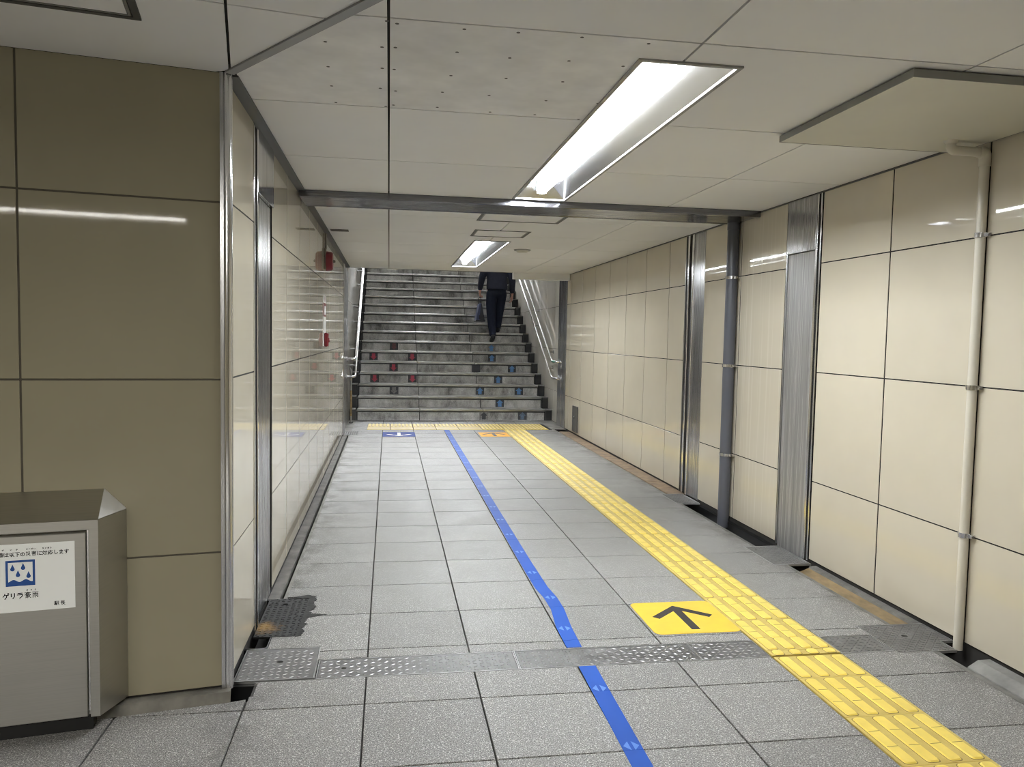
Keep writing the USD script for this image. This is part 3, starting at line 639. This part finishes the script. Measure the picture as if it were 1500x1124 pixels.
cover(sbox(-.465, 7.15, -.30, 7.50), 'small grey cover plate at the left foot of the stairs', 'plate_dull', 'plate_dull', zt=.002, frame=False)
wet = Polygon([(-.286, 1.10), (-.36, 1.125), (-.30, 1.150), (-.263, 1.125), (-.258, 1.07), (-.268, 1.024), (-.252, .98), (-.258, .95), (-.280, .925), (-.262, .897), (-.235, .889), (-.197, .874), (-.24, .860), (-.272, .845), (-.282, .80), (-.274, .766), (-.286, .72), (-.276, .688), (-.282, .640), (-.30, .632)]).buffer(.003).buffer(0)
wet = max(getattr(wet, 'geoms', [wet]), key=lambda q: q.area)
rag = []
co = np.array(LineString(wet.exterior.coords).segmentize(.006).coords)
for i, (x, y) in enumerate(co[:-1]):
    rag.append((x + (rng.normal(0, .0035) if x > -.282 else 0), y + (rng.normal(0, .0025) if x > -.282 else 0)))
wetp = Polygon(rag).buffer(0)
obj('wet_stain', prism(max(getattr(wetp, 'geoms', [wetp]), key=lambda q: q.area), .0002, .0012), 'wet_mortar', None, label='ragged dark wet mortar patch beside the wet cover plate on the left', cat='stain')

# ---------------------------------------------------------------- tactile paving
tp = thing('tactile_paving', 'yellow tactile paving strip leading along the right side to the stairs', 'tactile paving', (1.75, 3, 0))
def stadium(x0, x1, y0, y1):
    r = .012
    if y1 - y0 <= 2 * r + .002: return sbox(x0, y0, x1, y1)
    return sbox(x0 + r, y0 + r, x1 - r, y1 - r).buffer(r, 4)
def bar_mesh(x0, x1, y0, y1, z, h=.005):
    lo, hi = stadium(x0, x1, y0, y1), stadium(x0 + .004, x1 - .004, y0 + .004, y1 - .004)
    pts = lambda s, zz: [(x, y, zz) for x, y in s.exterior.coords]
    return hull(pts(lo, z) + pts(hi, z + h))
def block(x0, x1, y0, y1, zt=.002, bars=4, dot=False, open_ends=(0, 0), ch=True, par=None):
    b = obj('tactile_block', tile(x0 + .0008, x1 - .0008, y0 + .0008, y1 - .0008, -.02, zt, .001), 'yellow_block', par or tp)
    w = (x1 - x0) / bars
    for i in range(bars):
        c = x0 + w * (i + .5)
        ya, yb = y0 + (.009 if not open_ends[0] else .001), y1 - (.009 if not open_ends[1] else .001)
        obj('bar', bar_mesh(c - w * .30, c + w * .30, ya, yb, zt - .0005), 'yellow_bar', b)
        if y0 < 2.5: obj('bar_seam', prism(stadium(c - w * .30 - .0016, c + w * .30 + .0016, ya - .0022, yb + .001), zt - .001, zt + .0004), 'yellow_cut', b)
        n = 3
        if ch and yb - ya > .2:
            for q in (1, 2): obj('cut', bx(c - w * .25, c + w * .25, ya + (yb - ya) * q / n - .0012, ya + (yb - ya) * q / n + .0012, zt + .001, zt + .0049), 'yellow_cut', b)
    return b
yb_ = -.29
ys = [(-.29 - .3 * (k + 1), -.29 - .3 * k) for k in range(4)][::-1] + [(-.29, .008), (.008, .207), (.216, .262), (.264, .388), (.390, .602)]
yy = .602
while yy < 7.66: ys.append((yy, min(yy + .3043, 7.668))); yy += .3043
for a, b in ys:
    if b - a < .03: continue
    plate_ = .2 < a and b < .39
    block(1.601, 1.901, a, b, .004 if plate_ else .002, ch=b < 6, open_ends=((1, 1) if b < .27 and plate_ else (0, 1) if plate_ else (1, 0) if a == .390 else (0, 0)))
tq = thing('tactile_paving', 'yellow tactile warning band across the floor at the foot of the stairs', 'tactile paving', (1.0, 8.0, 0))
for x in np.arange(-.205, 2.2, .3055):
    if True:
        block(x, min(x + .3, 2.28), 8.02, 8.355, bars=6, ch=False, par=tq)
        if x > 1.25: block(x, min(x + .3, 2.28), 7.672, 8.015, bars=6, ch=False, par=tq)
        else: obj('flat_block', tile(x + .001, x + .3, 7.672, 8.015, -.02, .003, .002), 'yellow_block', tq)

# ---------------------------------------------------------------- tape and floor signs
def tape(name, edge_l, edge_r, marks, label):
    poly = Polygon(edge_l + edge_r[::-1]); c = poly.centroid
    t = thing(name, label, 'floor tape', (c.x, c.y, 0))
    ycut = sorted([y for y in YG + YLOW if poly.bounds[1] + .02 < y < poly.bounds[3] - .02]); segs = [poly.bounds[1]] + ycut + [poly.bounds[3]]
    for a, b in zip(segs[:-1], segs[1:]):
        q = poly.intersection(sbox(-5, a + .0006, 5, b - .0006))
        if q.area > 1e-5: obj('tape_strip', prism(q, .0002, .0012), 'blue_tape', t)
    el, er = np.array(edge_l), np.array(edge_r)
    tri = []
    for y in marks:
        xl, xr = np.interp(y, el[:, 1], el[:, 0]), np.interp(y, er[:, 1], er[:, 0]); m, w = (xl + xr) / 2, (xr - xl)
        for s in (-1, 1): tri.append(Polygon([(m + s * w * .09, y - .026), (m + s * w * .09, y + .026), (m + s * w * .40, y)]))
    for q in tri: obj('arrow_mark', prism(q, .0012, .0015), 'blue_tape_mark', t)
yfar = [2.2, 3, 4, 5, 6, 7.69]
tape('floor_tape', [(.798, .392), (.802, .61), (.826, .84), (.824, 1.0), (.809, 1.144), (.805, 1.6)] + [(.806, y) for y in yfar], [(.862, .392), (.870, .61), (.889, .84), (.889, 1.0), (.876, 1.144), (.872, 1.6)] + [(.873, y) for y in yfar],
     [.599 + .4 * k for k in range(18)], 'long blue floor tape leading from the cross drain to the stairs')
tape('floor_tape', [(.792, -2.2), (.792, -.49), (.803, .212)], [(.856, -2.2), (.856, -.49), (.870, .212)], [.021, -.375, -.775], 'short blue floor tape in the foreground, on the near side of the drain')
def floor_sign(name, x0, x1, y0, y1, up, mb, ma, label, hh=.0014, rad=.035, seg=None):
    t = thing(name, label, 'floor sign', ((x0 + x1) / 2, (y0 + y1) / 2, 0))
    obj('sticker', prism(sbox(x0 + rad, y0 + rad, x1 - rad, y1 - rad).buffer(rad, 8), .0002, hh), mb, t)
    c, my, W, Hh, s = (x0 + x1) / 2, (y0 + y1) / 2, x1 - x0, y1 - y0, 1 if up else -1
    tip = my + s * Hh * .345; tail = my - s * Hh * .39; wing = Hh * .335
    a = union_all([LineString([(c, tail), (c, tip - s * .01)]).buffer(.020, cap_style=2), LineString([(c - wing, tip - s * wing * 1.05), (c, tip - s * .018), (c + wing, tip - s * wing * 1.05)]).buffer(.019, cap_style=2, join_style=2)])
    obj('arrow', prism(a, hh, hh + .0004), ma, t)
floor_sign('floor_sign', 1.212, 1.606, .484, .875, True, 'sign_yellow', 'sign_black', 'large yellow floor sign with black up arrow beside the tactile strip, nearest')
floor_sign('floor_sign', .004, .408, 6.99, 7.43, False, 'sign_blue', 'sign_white', 'blue floor sign with white down arrow before the stairs', rad=.006)
floor_sign('floor_sign', 1.225, 1.598, 6.98, 7.40, True, 'sign_orange', 'sign_black', 'small far orange floor sign with dark up arrow before the stairs', rad=.01)

# ---------------------------------------------------------------- storage cabinet with notice
cab = thing('storage_cabinet', 'stainless steel flood-gear storage cabinet with sloped top against the front-left wall', 'cabinet', fw(.78, .085, 0))
D, UR, UL, ZB, ZTp = .17, .334, 1.20, .066, .681
def Fm(pts): return [fw(u, d, z) for u, d, z in pts]
shell = Manifold.hull_points(np.array([(-u, z, d) for u, d, z in [(UR, D, ZB), (UL, D, ZB), (UR, D, ZTp), (UL, D, ZTp), (UR - .056, .001, .044), (UL + .056, .001, .044), (UR - .056, .001, .674), (UL + .056, .001, .674)]]))
opening = bx(-(UL - .028), -(UR + .026), ZB - .05, .652, D - .030, D + .05)
obj('body', placed(shell - opening, fw(0, 0, 0), EXF, EYF, EZF), 'steel_cabinet', cab)
obj('sloped_top', placed(hull([(-u, z, d) for u, d, z in [(UR, D, ZTp + .001), (UL, D, ZTp + .001), (UR - .056, .001, .675), (UL + .056, .001, .675), (UR + .009, .001, .744), (UL - .009, .001, .744)]]), fw(0, 0, 0), EXF, EYF, EZF), 'steel_cabinet', cab)
obj('hip_end', placed(hull([(-u + e, z + e, d) for e in (0, .0012) for u, d, z in [(UR, D, ZTp + .001), (UR - .056, .001, .675), (UR + .009, .001, .744)]]), fw(0, 0, 0), EXF, EYF, EZF), 'steel_satin', cab)
door = obj('door', fbox(UR + .034, UL - .036, D - .028, D - .002, ZB + .001, .643, .002), 'steel_cabinet', cab)
obj('frame_strip', fbox(UR + .0265, UR + .0305, D - .03, D - .001, ZB + .02, .651), 'steel_bright', cab)
obj('base', fbox(UR + .03, UL - .03, .02, D - .06, 0, ZB + .01), 'channel_black', cab)
# the notice, flat print on card
GLY = {
 'bi_': '22,98 5,60|16,75 16,0|32,85 98,85|50,98 50,73|76,98 76,73|32,70 98,70|38,70 32,0|50,55 92,55 92,2|50,55 50,0|50,36 92,36|50,19 92,19|71,55 71,2',
 'ha': '15,90 10,50 15,10|40,70 95,70|70,95 70,30 55,10 40,20 50,30 70,25 95,10', 'i_': '20,85 20,20 45,40|40,80 50,60|80,95 75,50 40,5|70,40 95,5',
 'ka_': '5,90 95,90|50,90 50,0|50,60 80,40', 'no': '55,80 50,40 30,15 12,30 15,60 40,80 70,80 90,60 90,35 75,15 55,8',
 'sai': '20,98 10,80 20,62|50,98 40,80 50,62|80,98 70,80 80,62|50,60 45,30 10,0|50,35 90,0|23,50 15,30|80,50 70,33',
 'gai': '50,100 50,88|10,80 10,88 90,88 90,78|20,72 80,72|20,60 80,60|10,46 90,46|50,80 50,46|25,32 75,32 75,3 25,3 25,32',
 'ni': '18,90 12,50 18,10|45,75 90,75|45,30 50,15 95,15', 'tai': '25,98 25,80|3,78 52,78|43,75 30,40 5,5|10,60 48,10|55,70 98,70|80,98 80,8 68,8|60,50 68,35',
 'ou': '55,100 55,88|12,85 95,85|12,85 12,40 3,0|28,50 23,25|43,60 43,10 75,10 78,25|58,73 68,55|83,55 95,30', 'shi': '30,95 30,25 45,8 70,12 90,35',
 'ma': '15,80 85,80|20,57 80,57|50,98 50,20 35,8 20,18 35,30 55,25 85,10', 'su': '8,80 92,80|55,98 55,45 40,33 30,48 42,60 55,50 52,25 35,3',
 'ge': '35,95 28,70 8,45|28,70 85,70|63,70 58,35 35,3|75,98 82,85|88,100 95,88', 'ri': '25,90 25,40|75,93 75,40 50,5', 'ra': '20,90 80,90|10,63 88,63 80,35 45,3',
 'gou': '50,100 50,90|5,90 95,90|28,80 72,80 72,67 28,67 28,80|10,48 10,57 90,57 90,48|25,44 75,44|50,44 20,22|42,35 55,15 50,0 40,3|50,25 15,3|78,36 58,24|60,26 93,2',
 'ame': '8,93 92,93|12,0 12,70 88,70 88,5 78,5|50,93 50,0|28,55 38,48|28,30 38,23|63,55 73,48|63,30 73,23',
 'eki': '10,95 45,95|10,95 10,42 50,42 50,10 42,5|10,77 42,77|10,60 42,60|27,95 27,42|5,30 3,10|15,30 16,15|26,30 28,15|36,30 40,18|60,92 93,92 93,57 60,57|62,92 62,50 53,3|78,57 98,3',
 'chou': '25,98 25,43|25,95 85,95|25,78 80,78|25,62 80,62|5,44 95,44|30,44 30,4 52,14|80,35 60,22|50,44 65,20 95,2',
 'i': '20,80 18,40 30,15 40,30|75,75 90,40', 'ka': '10,70 70,70 68,30 55,8 43,15|40,95 30,50 10,8|80,80 95,50', 'ga': '10,70 70,70 68,30 55,8 43,15|40,95 30,50 10,8|83,100 90,87|93,103 100,90',
 'sa': '15,70 85,74|45,98 70,45|25,40 22,20 40,8 75,10', 'ta': '10,75 60,75|35,98 12,5|55,50 90,50|52,25 60,10 93,10', 'o': '10,75 60,75|35,98 35,10 15,20 30,40 70,50 90,30 70,8|75,85 90,70',
 'u': '35,95 60,87|20,60 55,70 80,55 70,25 40,3', 'go': '20,82 70,82|18,35 25,12 85,10|75,100 82,88|87,100 94,88', 'bi': '10,80 40,80 20,40 30,12 55,10 72,40 73,80 95,45|80,100 86,90|90,102 96,92'}
def glyph(k, cu, cz, size, w):
    """A character's strokes as one shape, centred on (cu, cz) of the wall; x grows to the reader's right."""
    out = []
    for st in GLY[k].split('|'):
        pts = [tuple(map(float, q.split(','))) for q in st.split()]
        out.append(LineString([(-cu + (x - 50) / 100 * size, cz + (y - 50) / 100 * size) for x, y in pts]).buffer(w / 2, 3, join_style=1, cap_style=3))
    return union_all(out)
def onface(poly, d0, d1): return placed(prism(poly, d0, d1), fw(0, 0, 0), EXF, EYF, EZF)
dz = D - .002
DENSE = ('bi_', 'gai', 'sai', 'gou', 'ame', 'tai')
nt = obj('notice', onface(sbox(-.66, .4145, -.398, .6195), dz, dz + .001), 'paper', cab, label='white printed notice card on the cabinet door')
row1 = [glyph(k, u, .5892, .0130, .00135 if k in DENSE else .0017) for k, u in zip(['su', 'ma', 'shi', 'ou', 'tai', 'ni', 'gai', 'sai', 'no', 'ka_', 'i_', 'ha', 'bi_'], [.4195, .4340, .4485, .4628, .4775, .4910, .5057, .5205, .5352, .5492, .5634, .5778, .5918])]
furi = []
for ks, u in ((['bi'], .5860), (['i'], .5650), (['ka'], .5500), (['sa', 'i', 'ga', 'i'], .5137), (['ta', 'i', 'o', 'u'], .4712)):
    for j, k in enumerate(ks): furi.append(glyph(k, u - (j - (len(ks) - 1) / 2) * .0066, .6034, .0044, .0009))
obj('lettering', onface(union_all(row1 + furi), dz + .001, dz + .0014), 'ink', nt)
row2 = [glyph(k, u, .4642, .0172, .0016 if k in DENSE else .0023) for k, u in zip(['ge', 'ri', 'ra', 'gou', 'ame'], [.5801, .5622, .5436, .5236, .5036])]
furi2 = [glyph(k, u, .4793, .0048, .0009) for k, u in zip(['go', 'u', 'u'], [.5251, .5142, .5036])]
row3 = [glyph(k, u, .4326, .0124, .0013) for k, u in zip(['eki', 'chou'], [.4482, .4317])]
obj('lettering', onface(union_all(row2 + furi2 + row3), dz + .001, dz + .0014), 'ink', nt)
ix0, ix1, iz0, iz1 = -.5798, -.5035, .4935, .5710
wav = [(ix0 + .0062 + t * (ix1 - ix0 - .0124), iz0 + .0155 + .0035 * math.sin(-1.1 + t * 4 * math.pi)) for t in np.linspace(0, 1, 41)]
white = Polygon(wav + [(ix1 - .0062, iz1 - .0062), (ix0 + .0062, iz1 - .0062)])
icon = sbox(ix0, iz0, ix1, iz1).difference(white)
def drop(u, z):
    r = .0056; return union_all([Point(-u, z - .003).buffer(r, 8), Polygon([(-u - r * .92, z - .0012), (-u, z + .0118), (-u + r * .92, z - .0012)])])
icon = union_all([icon] + [drop(u, z) for u, z in ((.5619, .5475), (.5345, .5500), (.5480, .5292), (.5206, .5245))])
obj('pictogram', onface(icon, dz + .001, dz + .0014), 'ink_blue', nt)

# ---------------------------------------------------------------- alarm bell and sign on the left wall
ab = thing('alarm_bell', 'dark red round alarm bell high on the left wall', 'alarm bell', (XL, 4.22, 1.87))
obj('back_plate', bx(XL, XL + .018, 4.15, 4.29, 1.80, 1.975, .003), 'alarm_grey', ab)
obj('gong', cyl((XL + .016, 4.22, 1.872), (1, 0, 0), .085, .055, 28, .080, .012), 'alarm_red', ab, 40)
obj('clapper', cyl((XL + .071, 4.22, 1.872), (1, 0, 0), .014, .02, 12, .010, .003), 'screw', ab)
obj('conduit', tube([(XL + .010, 4.22, 1.97), (XL + .010, 4.22, H)], .009, 10), 'alarm_grey', ab, 40)
fs = thing('alarm_sign', 'narrow red and white wall sign with red button box below the alarm bell', 'sign', (XL, 4.22, 1.37))
obj('plate', bx(XL, XL + .004, 4.10, 4.34, 1.15, 1.58, .001), 'sign_white', fs)
obj('red_border', bx(XL + .003, XL + .0055, 4.10, 4.34, 1.40, 1.515), 'alarm_red', fs)
obj('white_field', bx(XL + .0045, XL + .0065, 4.15, 4.29, 1.415, 1.49), 'sign_white', fs)
obj('red_disc', cyl((XL + .003, 4.22, 1.548), (1, 0, 0), .028, .003, 20), 'alarm_red', fs)
obj('button_box', bx(XL + .003, XL + .035, 4.16, 4.28, 1.145, 1.262, .008), 'alarm_red', fs)
obj('button', cyl((XL + .034, 4.22, 1.20), (1, 0, 0), .022, .012, 16, .02, .004), 'alarm_red', fs)
hm = thing('wall_hatch', 'small dark grey steel hatch low on the right wall near the stairs', 'hatch', (XR, 7.17, .2))
obj('door', bx(XR - .010, XR, 7.05, 7.30, .045, .360, .002), 'plate_dull', hm)
obj('frame', placed(prism(sbox(7.04, .035, 7.31, .370).difference(sbox(7.052, .047, 7.298, .358)), 0, .013), (XR, 0, 0), (0, 1, 0), (0, 0, 1), (-1, 0, 0)), 'dark_trim', hm)
obj('handle', tube([(XR - .010, 7.19, .21), (XR - .028, 7.19, .21), (XR - .028, 7.15, .24), (XR - .010, 7.15, .24)], .005, 8, .008), 'steel_bright', hm, 40)

# ---------------------------------------------------------------- handrails
def handrail(x, xw, zoff, y_end, label, green=False):
    SL = RISE / TREAD
    def zline(y): return zoff + (y - 9.3) * SL
    s = 1 if xw > x else -1
    yb0 = y_end + .33; zb = zline(yb0); r = .0155
    t = thing('handrail', label, 'handrail', (x, yb0, zb))
    pts = [(xw - s * .004, y_end, zb), (x, y_end, zb), (x, yb0, zb), (x, YT + .3, zline(YT + .3)), (x, YT + 1.5, zline(YT + .3))]
    obj('tube', tube(pts, r, 16, .06), 'steel_rail', t, 50)
    obj('end_flange', cyl((xw, y_end, zb), (-s, 0, 0), .034, .008, 20), 'steel_rail', t)
    for y in np.arange(yb0 + .35, YT + .2, 1.22):
        z = zline(y); obj('bracket', tube([(x, y, z - r), (x, y, z - .06), (xw - s * .004, y, z - .06)], .0065, 8, .03), 'steel_vertical', t, 50)
        obj('bracket_rose', cyl((xw, y, z - .06), (-s, 0, 0), .026, .006, 14), 'steel_vertical', t)
    if green: obj('braille_label', tube([(x, y_end + .10, zb), (x, yb0 - .04, zb)], r + .0015, 16), 'green_label', t, 50, label='green braille label near the rail end')
handrail(2.43, 2.52, 1.345, 8.16, 'upper stainless handrail on the right stairwell wall', True)
handrail(2.43, 2.52, 1.105, 8.16, 'lower stainless handrail on the right stairwell wall')
handrail(-.392, -.492, 1.345, 8.16, 'upper stainless handrail on the left stairwell wall', True)
handrail(-.392, -.492, 1.105, 8.16, 'lower stainless handrail on the left stairwell wall')

# ---------------------------------------------------------------- arrow stickers on the risers
def riser_arrow(x, step, up, mb, ma, label, group=None, faded=False):
    y = YST + TREAD * step + .022; z0 = RISE * step + .006; h = .118; w = .135
    t = thing('arrow_sticker', label, 'sticker', (x, y, z0), group)
    obj('backing', bx(x - w / 2, x + w / 2, y - .0015, y, z0, z0 + h, 0), mb, t)
    s = 1 if up else -1; c = z0 + h / 2
    P = Polygon([(x - .028, c - s * .052), (x + .028, c - s * .052), (x + .028, c + s * .004), (x + .052, c + s * .004), (x, c + s * .056), (x - .052, c + s * .004), (x - .028, c + s * .004)])
    if ma: obj('arrow', placed(prism(P, 0, .0012), (0, y - .0015, 0), (1, 0, 0), (0, 0, 1), (0, -1, 0)), ma, t)
ORD = ['first', 'second', 'third', 'fourth', 'fifth', 'sixth', 'seventh', 'eighth']
for x, st, side in ((-.178, 5, 'left'), (.455, 5, 'right'), (.148, 4, 'only'), (-.148, 3, 'left'), (.445, 3, 'right')):
    riser_arrow(x, st, False, 'decal_dark', 'decal_red', f'red down arrow sticker on the {ORD[st]} stair riser' + ('' if side == 'only' else f', the {side} one of two'))
for x, st, side in ((1.79, 5, 'only'), (2.09, 4, 'only'), (1.82, 3, 'only'), (1.49, 2, 'left'), (2.11, 2, 'right'), (1.765, 1, 'only')):
    riser_arrow(x, st, True, 'decal_dark', 'decal_blue', f'blue up arrow sticker on the {ORD[st]} stair riser' + ('' if side == 'only' else f', the {side} one of two'))
riser_arrow(1.82, 6, True, 'decal_grey', 'decal_blue', 'blue up arrow sticker just below the climbing person\'s rear shoe')
riser_arrow(1.49, 4, True, 'decal_dark', None, 'blank dark sticker square on the fifth stair riser, right half')
riser_arrow(2.07, 0, True, 'decal_dark', 'decal_blue_faded', 'worn bluish up arrow sticker on the lowest stair riser')
riser_arrow(1.485, 0, True, 'decal_grey', 'decal_dark', 'worn grey sticker on the lowest stair riser, nearer the middle')
riser_arrow(.155, 6, False, 'decal_dark', 'decal_red_faded', 'worn dark red sticker on the seventh stair riser')
riser_arrow(.155, 2, False, 'decal_dark', 'decal_grey', 'worn dark sticker square on the third stair riser, left half')

# ---------------------------------------------------------------- the person climbing the stairs
def limb(chain):
    """Hulls of neighbouring balls; chain: (x, y, z, r) or (x, y, z, (rx, ry, rz))."""
    balls = []
    for q in chain:
        r = q[3] if isinstance(q[3], tuple) else (q[3],) * 3
        balls.append(Manifold.sphere(1.0, 20).scale(r).translate(q[:3]))
    return [Manifold.batch_hull([a, b]) for a, b in zip(balls[:-1], balls[1:])] if len(balls) > 1 else balls
def fuse(parts, edge=.02, it=8):
    m = Manifold.batch_boolean(parts, manifold3d.OpType.Add).refine_to_length(edge)
    v, f = as_vf(m); t = trimesh.Trimesh(v, f, process=True)
    trimesh.smoothing.filter_taubin(t, .5, -.53, it); return t
PX, PY = 1.935, 10.98
ZR_, ZL_ = RISE * 8, RISE * 7                 # right foot on the eighth tread, left on the seventh
def at(x, y, z): return (PX + x, PY + y, z)
def ch(*q): return [(PX + a[0], PY + a[1], a[2], a[3]) for a in q]
hip = ZL_ + .90
per = thing('person', 'person in a dark navy suit climbing the stairs, seen from behind, carrying a bag', 'person', (PX, PY, ZL_))
fR, fL = (.045, .17), (-.075, -.14)           # ankles (x, y)
body = []
body += limb(ch((0, 0, hip, (.15, .10, .10)), (0, .01, hip + .22, (.14, .09, .1)), (0, .03, hip + .46, (.16, .10, .08)), (0, .02, hip + .56, (.09, .07, .05))))
body += limb(ch((0, .03, hip + .56, .055), (0, .055, hip + .66, .055)))
body += limb(ch((0, .06, hip + .70, (.068, .085, .085)), (0, .075, hip + .76, (.077, .095, .10))))
body += limb(ch((0, .15, hip + .68, .035), (0, .10, hip + .70, .06)))
body += limb(ch((0, .165, hip + .735, .012), (0, .18, hip + .715, .014)))              # nose
for s in (-1, 1): body += limb(ch((s * .078, .07, hip + .745, (.012, .022, .032)), (s * .074, .075, hip + .73, (.012, .018, .026))))
body += limb(ch((.085, .01, hip, .085), (.06, .12, hip - .40, .058), (fR[0], fR[1] - .01, ZR_ + .09, .042)))
body += limb(ch((-.085, .0, hip, .085), (-.08, .02, hip - .42, .058), (fL[0], fL[1], ZL_ + .13, .042)))
armL = ((-.195, .02, hip + .48), (-.268, .0, hip + .22), (-.292, .04, hip + .02))
armR = ((.195, .02, hip + .48), (.268, -.03, hip + .20), (.285, .06, hip - .02))
for a in (armL, armR): body += limb(ch((*a[0], .055), (*a[1], .042), (*a[2], .028)))
body = [m for m in body]
def hand(wx, wy, wz, s, curl):
    """Palm, four unequal fingers with knuckles and a thumb from the palm's side; hangs down, back of hand outwards (s = side)."""
    P = limb([(wx, wy, wz, .026), (wx, wy + .005, wz - .045, (.016, .036, .03)), (wx, wy + .008, wz - .085, (.014, .040, .016))])
    for j, (dy, ln) in enumerate(((.034, .070), (.012, .080), (-.010, .075), (-.031, .058))):
        y0, z0 = wy + .008 + dy, wz - .092; a = 0.; x, y, z = wx, y0, z0; chn = [(x, y, z, .0092)]
        for k, f in enumerate((.45, .32, .23)):
            a += curl * (.55 + .25 * k); x -= s * math.sin(a) * ln * f; z -= math.cos(a) * ln * f
            chn.append((x, y, z, .0088 - .0007 * k))
        P += limb(chn)
    P += limb([(wx - s * .004, wy + .034, wz - .04, .012), (wx - s * .018, wy + .056, wz - .068, .0105), (wx - s * .026, wy + .058, wz - .098, .009)])
    return P
body += hand(PX + armL[2][0], PY + armL[2][1], armL[2][2] - .02, -1, 1.5)
body += hand(PX + armR[2][0], PY + armR[2][1], armR[2][2] - .02, 1, .55)
bm = Manifold.batch_boolean(body, manifold3d.OpType.Add).refine_to_length(.012)
v, f = as_vf(bm); tmb = trimesh.Trimesh(v, f, process=True); trimesh.smoothing.filter_taubin(tmb, .5, -.53, 3)
bo = obj('body', tmb, 'skin', per, True)
tro = limb(ch((0, 0, hip + .10, (.160, .112, .08)), (0, -.008, hip - .05, (.168, .125, .09))))
tro += limb(ch((.082, .0, hip - .05, (.098, .115, .08)), (.070, .075, hip - .26, (.088, .092, .06)), (.062, .115, hip - .42, (.072, .076, .05)), (.055, .125, ZR_ + .22, (.066, .066, .04)), (fR[0], fR[1] - .015, ZR_ + .075, (.058, .062, .02))))
tro += limb(ch((-.088, -.008, hip - .05, (.100, .115, .08)), (-.095, .0, hip - .26, (.093, .095, .06)), (-.094, .0, hip - .44, (.078, .08, .05)), (-.086, -.07, ZL_ + .28, (.070, .068, .04)), (fL[0], fL[1] + .0, ZL_ + .115, (.058, .062, .02))))
obj('trousers', fuse(tro, .02, 6), 'trousers', per, True)
jk = limb(ch((0, -.012, hip + .025, (.188, .140, .02)), (0, -.004, hip + .08, (.188, .140, .05)), (0, .005, hip + .20, (.178, .130, .06)), (0, .025, hip + .42, (.205, .130, .06)), (0, .03, hip + .50, (.19, .105, .05)), (0, .03, hip + .555, (.085, .075, .03))))
slv = []
for a in (armL, armR):
    slv += limb(ch((a[0][0] * .93, a[0][1], a[0][2], .072), (*a[1], .060), (a[2][0] * .995, a[2][1], a[2][2] + .02, .046)))
jkt = fuse(jk + slv, .018, 6); obj('jacket', jkt, 'jacket', per, True)
obj('collar', fuse(limb(ch((-.05, .015, hip + .57, .022), (0, -.022, hip + .578, .022), (.05, .015, hip + .57, .022))), .012, 3), 'shirt', per, True)
obj('hair', fuse(limb(ch((0, .035, hip + .735, (.078, .075, .085)), (0, .062, hip + .79, (.082, .095, .078)))), .014, 4), 'hair', per, True)
def shoe(x, y, z, pitch):
    P = limb([(x, y - .05, z + .045, (.036, .036, .042)), (x, y + .06, z + .038, (.045, .05, .034)), (x, y + .155, z + .026, (.042, .05, .024))]) + limb([(x, y - .045, z + .05, .04), (x, y + .01, z + .10, .042)])
    m = fuse(P, .014, 4); v = np.array(m.vertices); v[:, 2] = np.maximum(v[:, 2], z + .001)
    c, s = math.cos(pitch), math.sin(pitch); o = np.array([x, y + .14, z]); q = v - o
    q = np.stack([q[:, 0], c * q[:, 1] + s * q[:, 2], -s * q[:, 1] + c * q[:, 2]], 1); return trimesh.Trimesh(q + o, m.faces, process=False)
obj('shoe', shoe(PX + fR[0], PY + fR[1] - .02, ZR_ + .002, 0.0), 'shoe', per, True)
obj('shoe', shoe(PX + fL[0], PY + fL[1] - .02, ZL_ + .002, .22), 'shoe', per, True)

# the bag in the left hand
hx, hy, hz = PX + armL[2][0], PY + armL[2][1] + .012, armL[2][2] - .128
bag = thing('handbag', 'navy blue handbag hanging from the climbing person\'s left hand', 'bag', (hx, hy, hz - .42))
def bagbody(w0, w1, l0, l1, z0, z1): return hull([(hx + sx * w, hy + sy * l, z) for w, l, z in ((w0, l0, z0), (w0, l0, z0 + .02), (w1, l1, z1)) for sx in (-1, 1) for sy in (-1, 1)])
obj('body', fuse([bagbody(.078, .022, .17, .15, hz - .43, hz - .115)], .02, 4), 'bag_navy', bag, 40)
obj('base', bx(hx - .082, hx + .082, hy - .175, hy + .175, hz - .435, hz - .405, .008), 'bag_dark', bag)
obj('side_gusset', hull([(hx + a, hy - b, z) for a, b, z in ((.070, .168, hz - .41), (-.02, .174, hz - .41), (.022, .152, hz - .13), (.005, .154, hz - .13), (.070, .17, hz - .41), (-.02, .172, hz - .40))] + [(hx + .03, hy - .14, hz - .3)]), 'bag_dark', bag)
obj('pocket', bx(hx - .030, hx + .060, hy - .180, hy - .168, hz - .39, hz - .325, .003), 'bag_dark', bag)
for s in (-1, 1):
    obj('handle', tube([(hx + s * .018, hy - .09, hz - .12), (hx + s * .012, hy - .045, hz - .008), (hx + s * .008, hy + .045, hz - .008), (hx + s * .018, hy + .09, hz - .12)], .007, 10, .035), 'bag_dark', bag, 50)
obj('buckle', cyl((hx - .008, hy - .058, hz - .035), (0, -1, 0), .012, .006, 12), 'brass', bag)
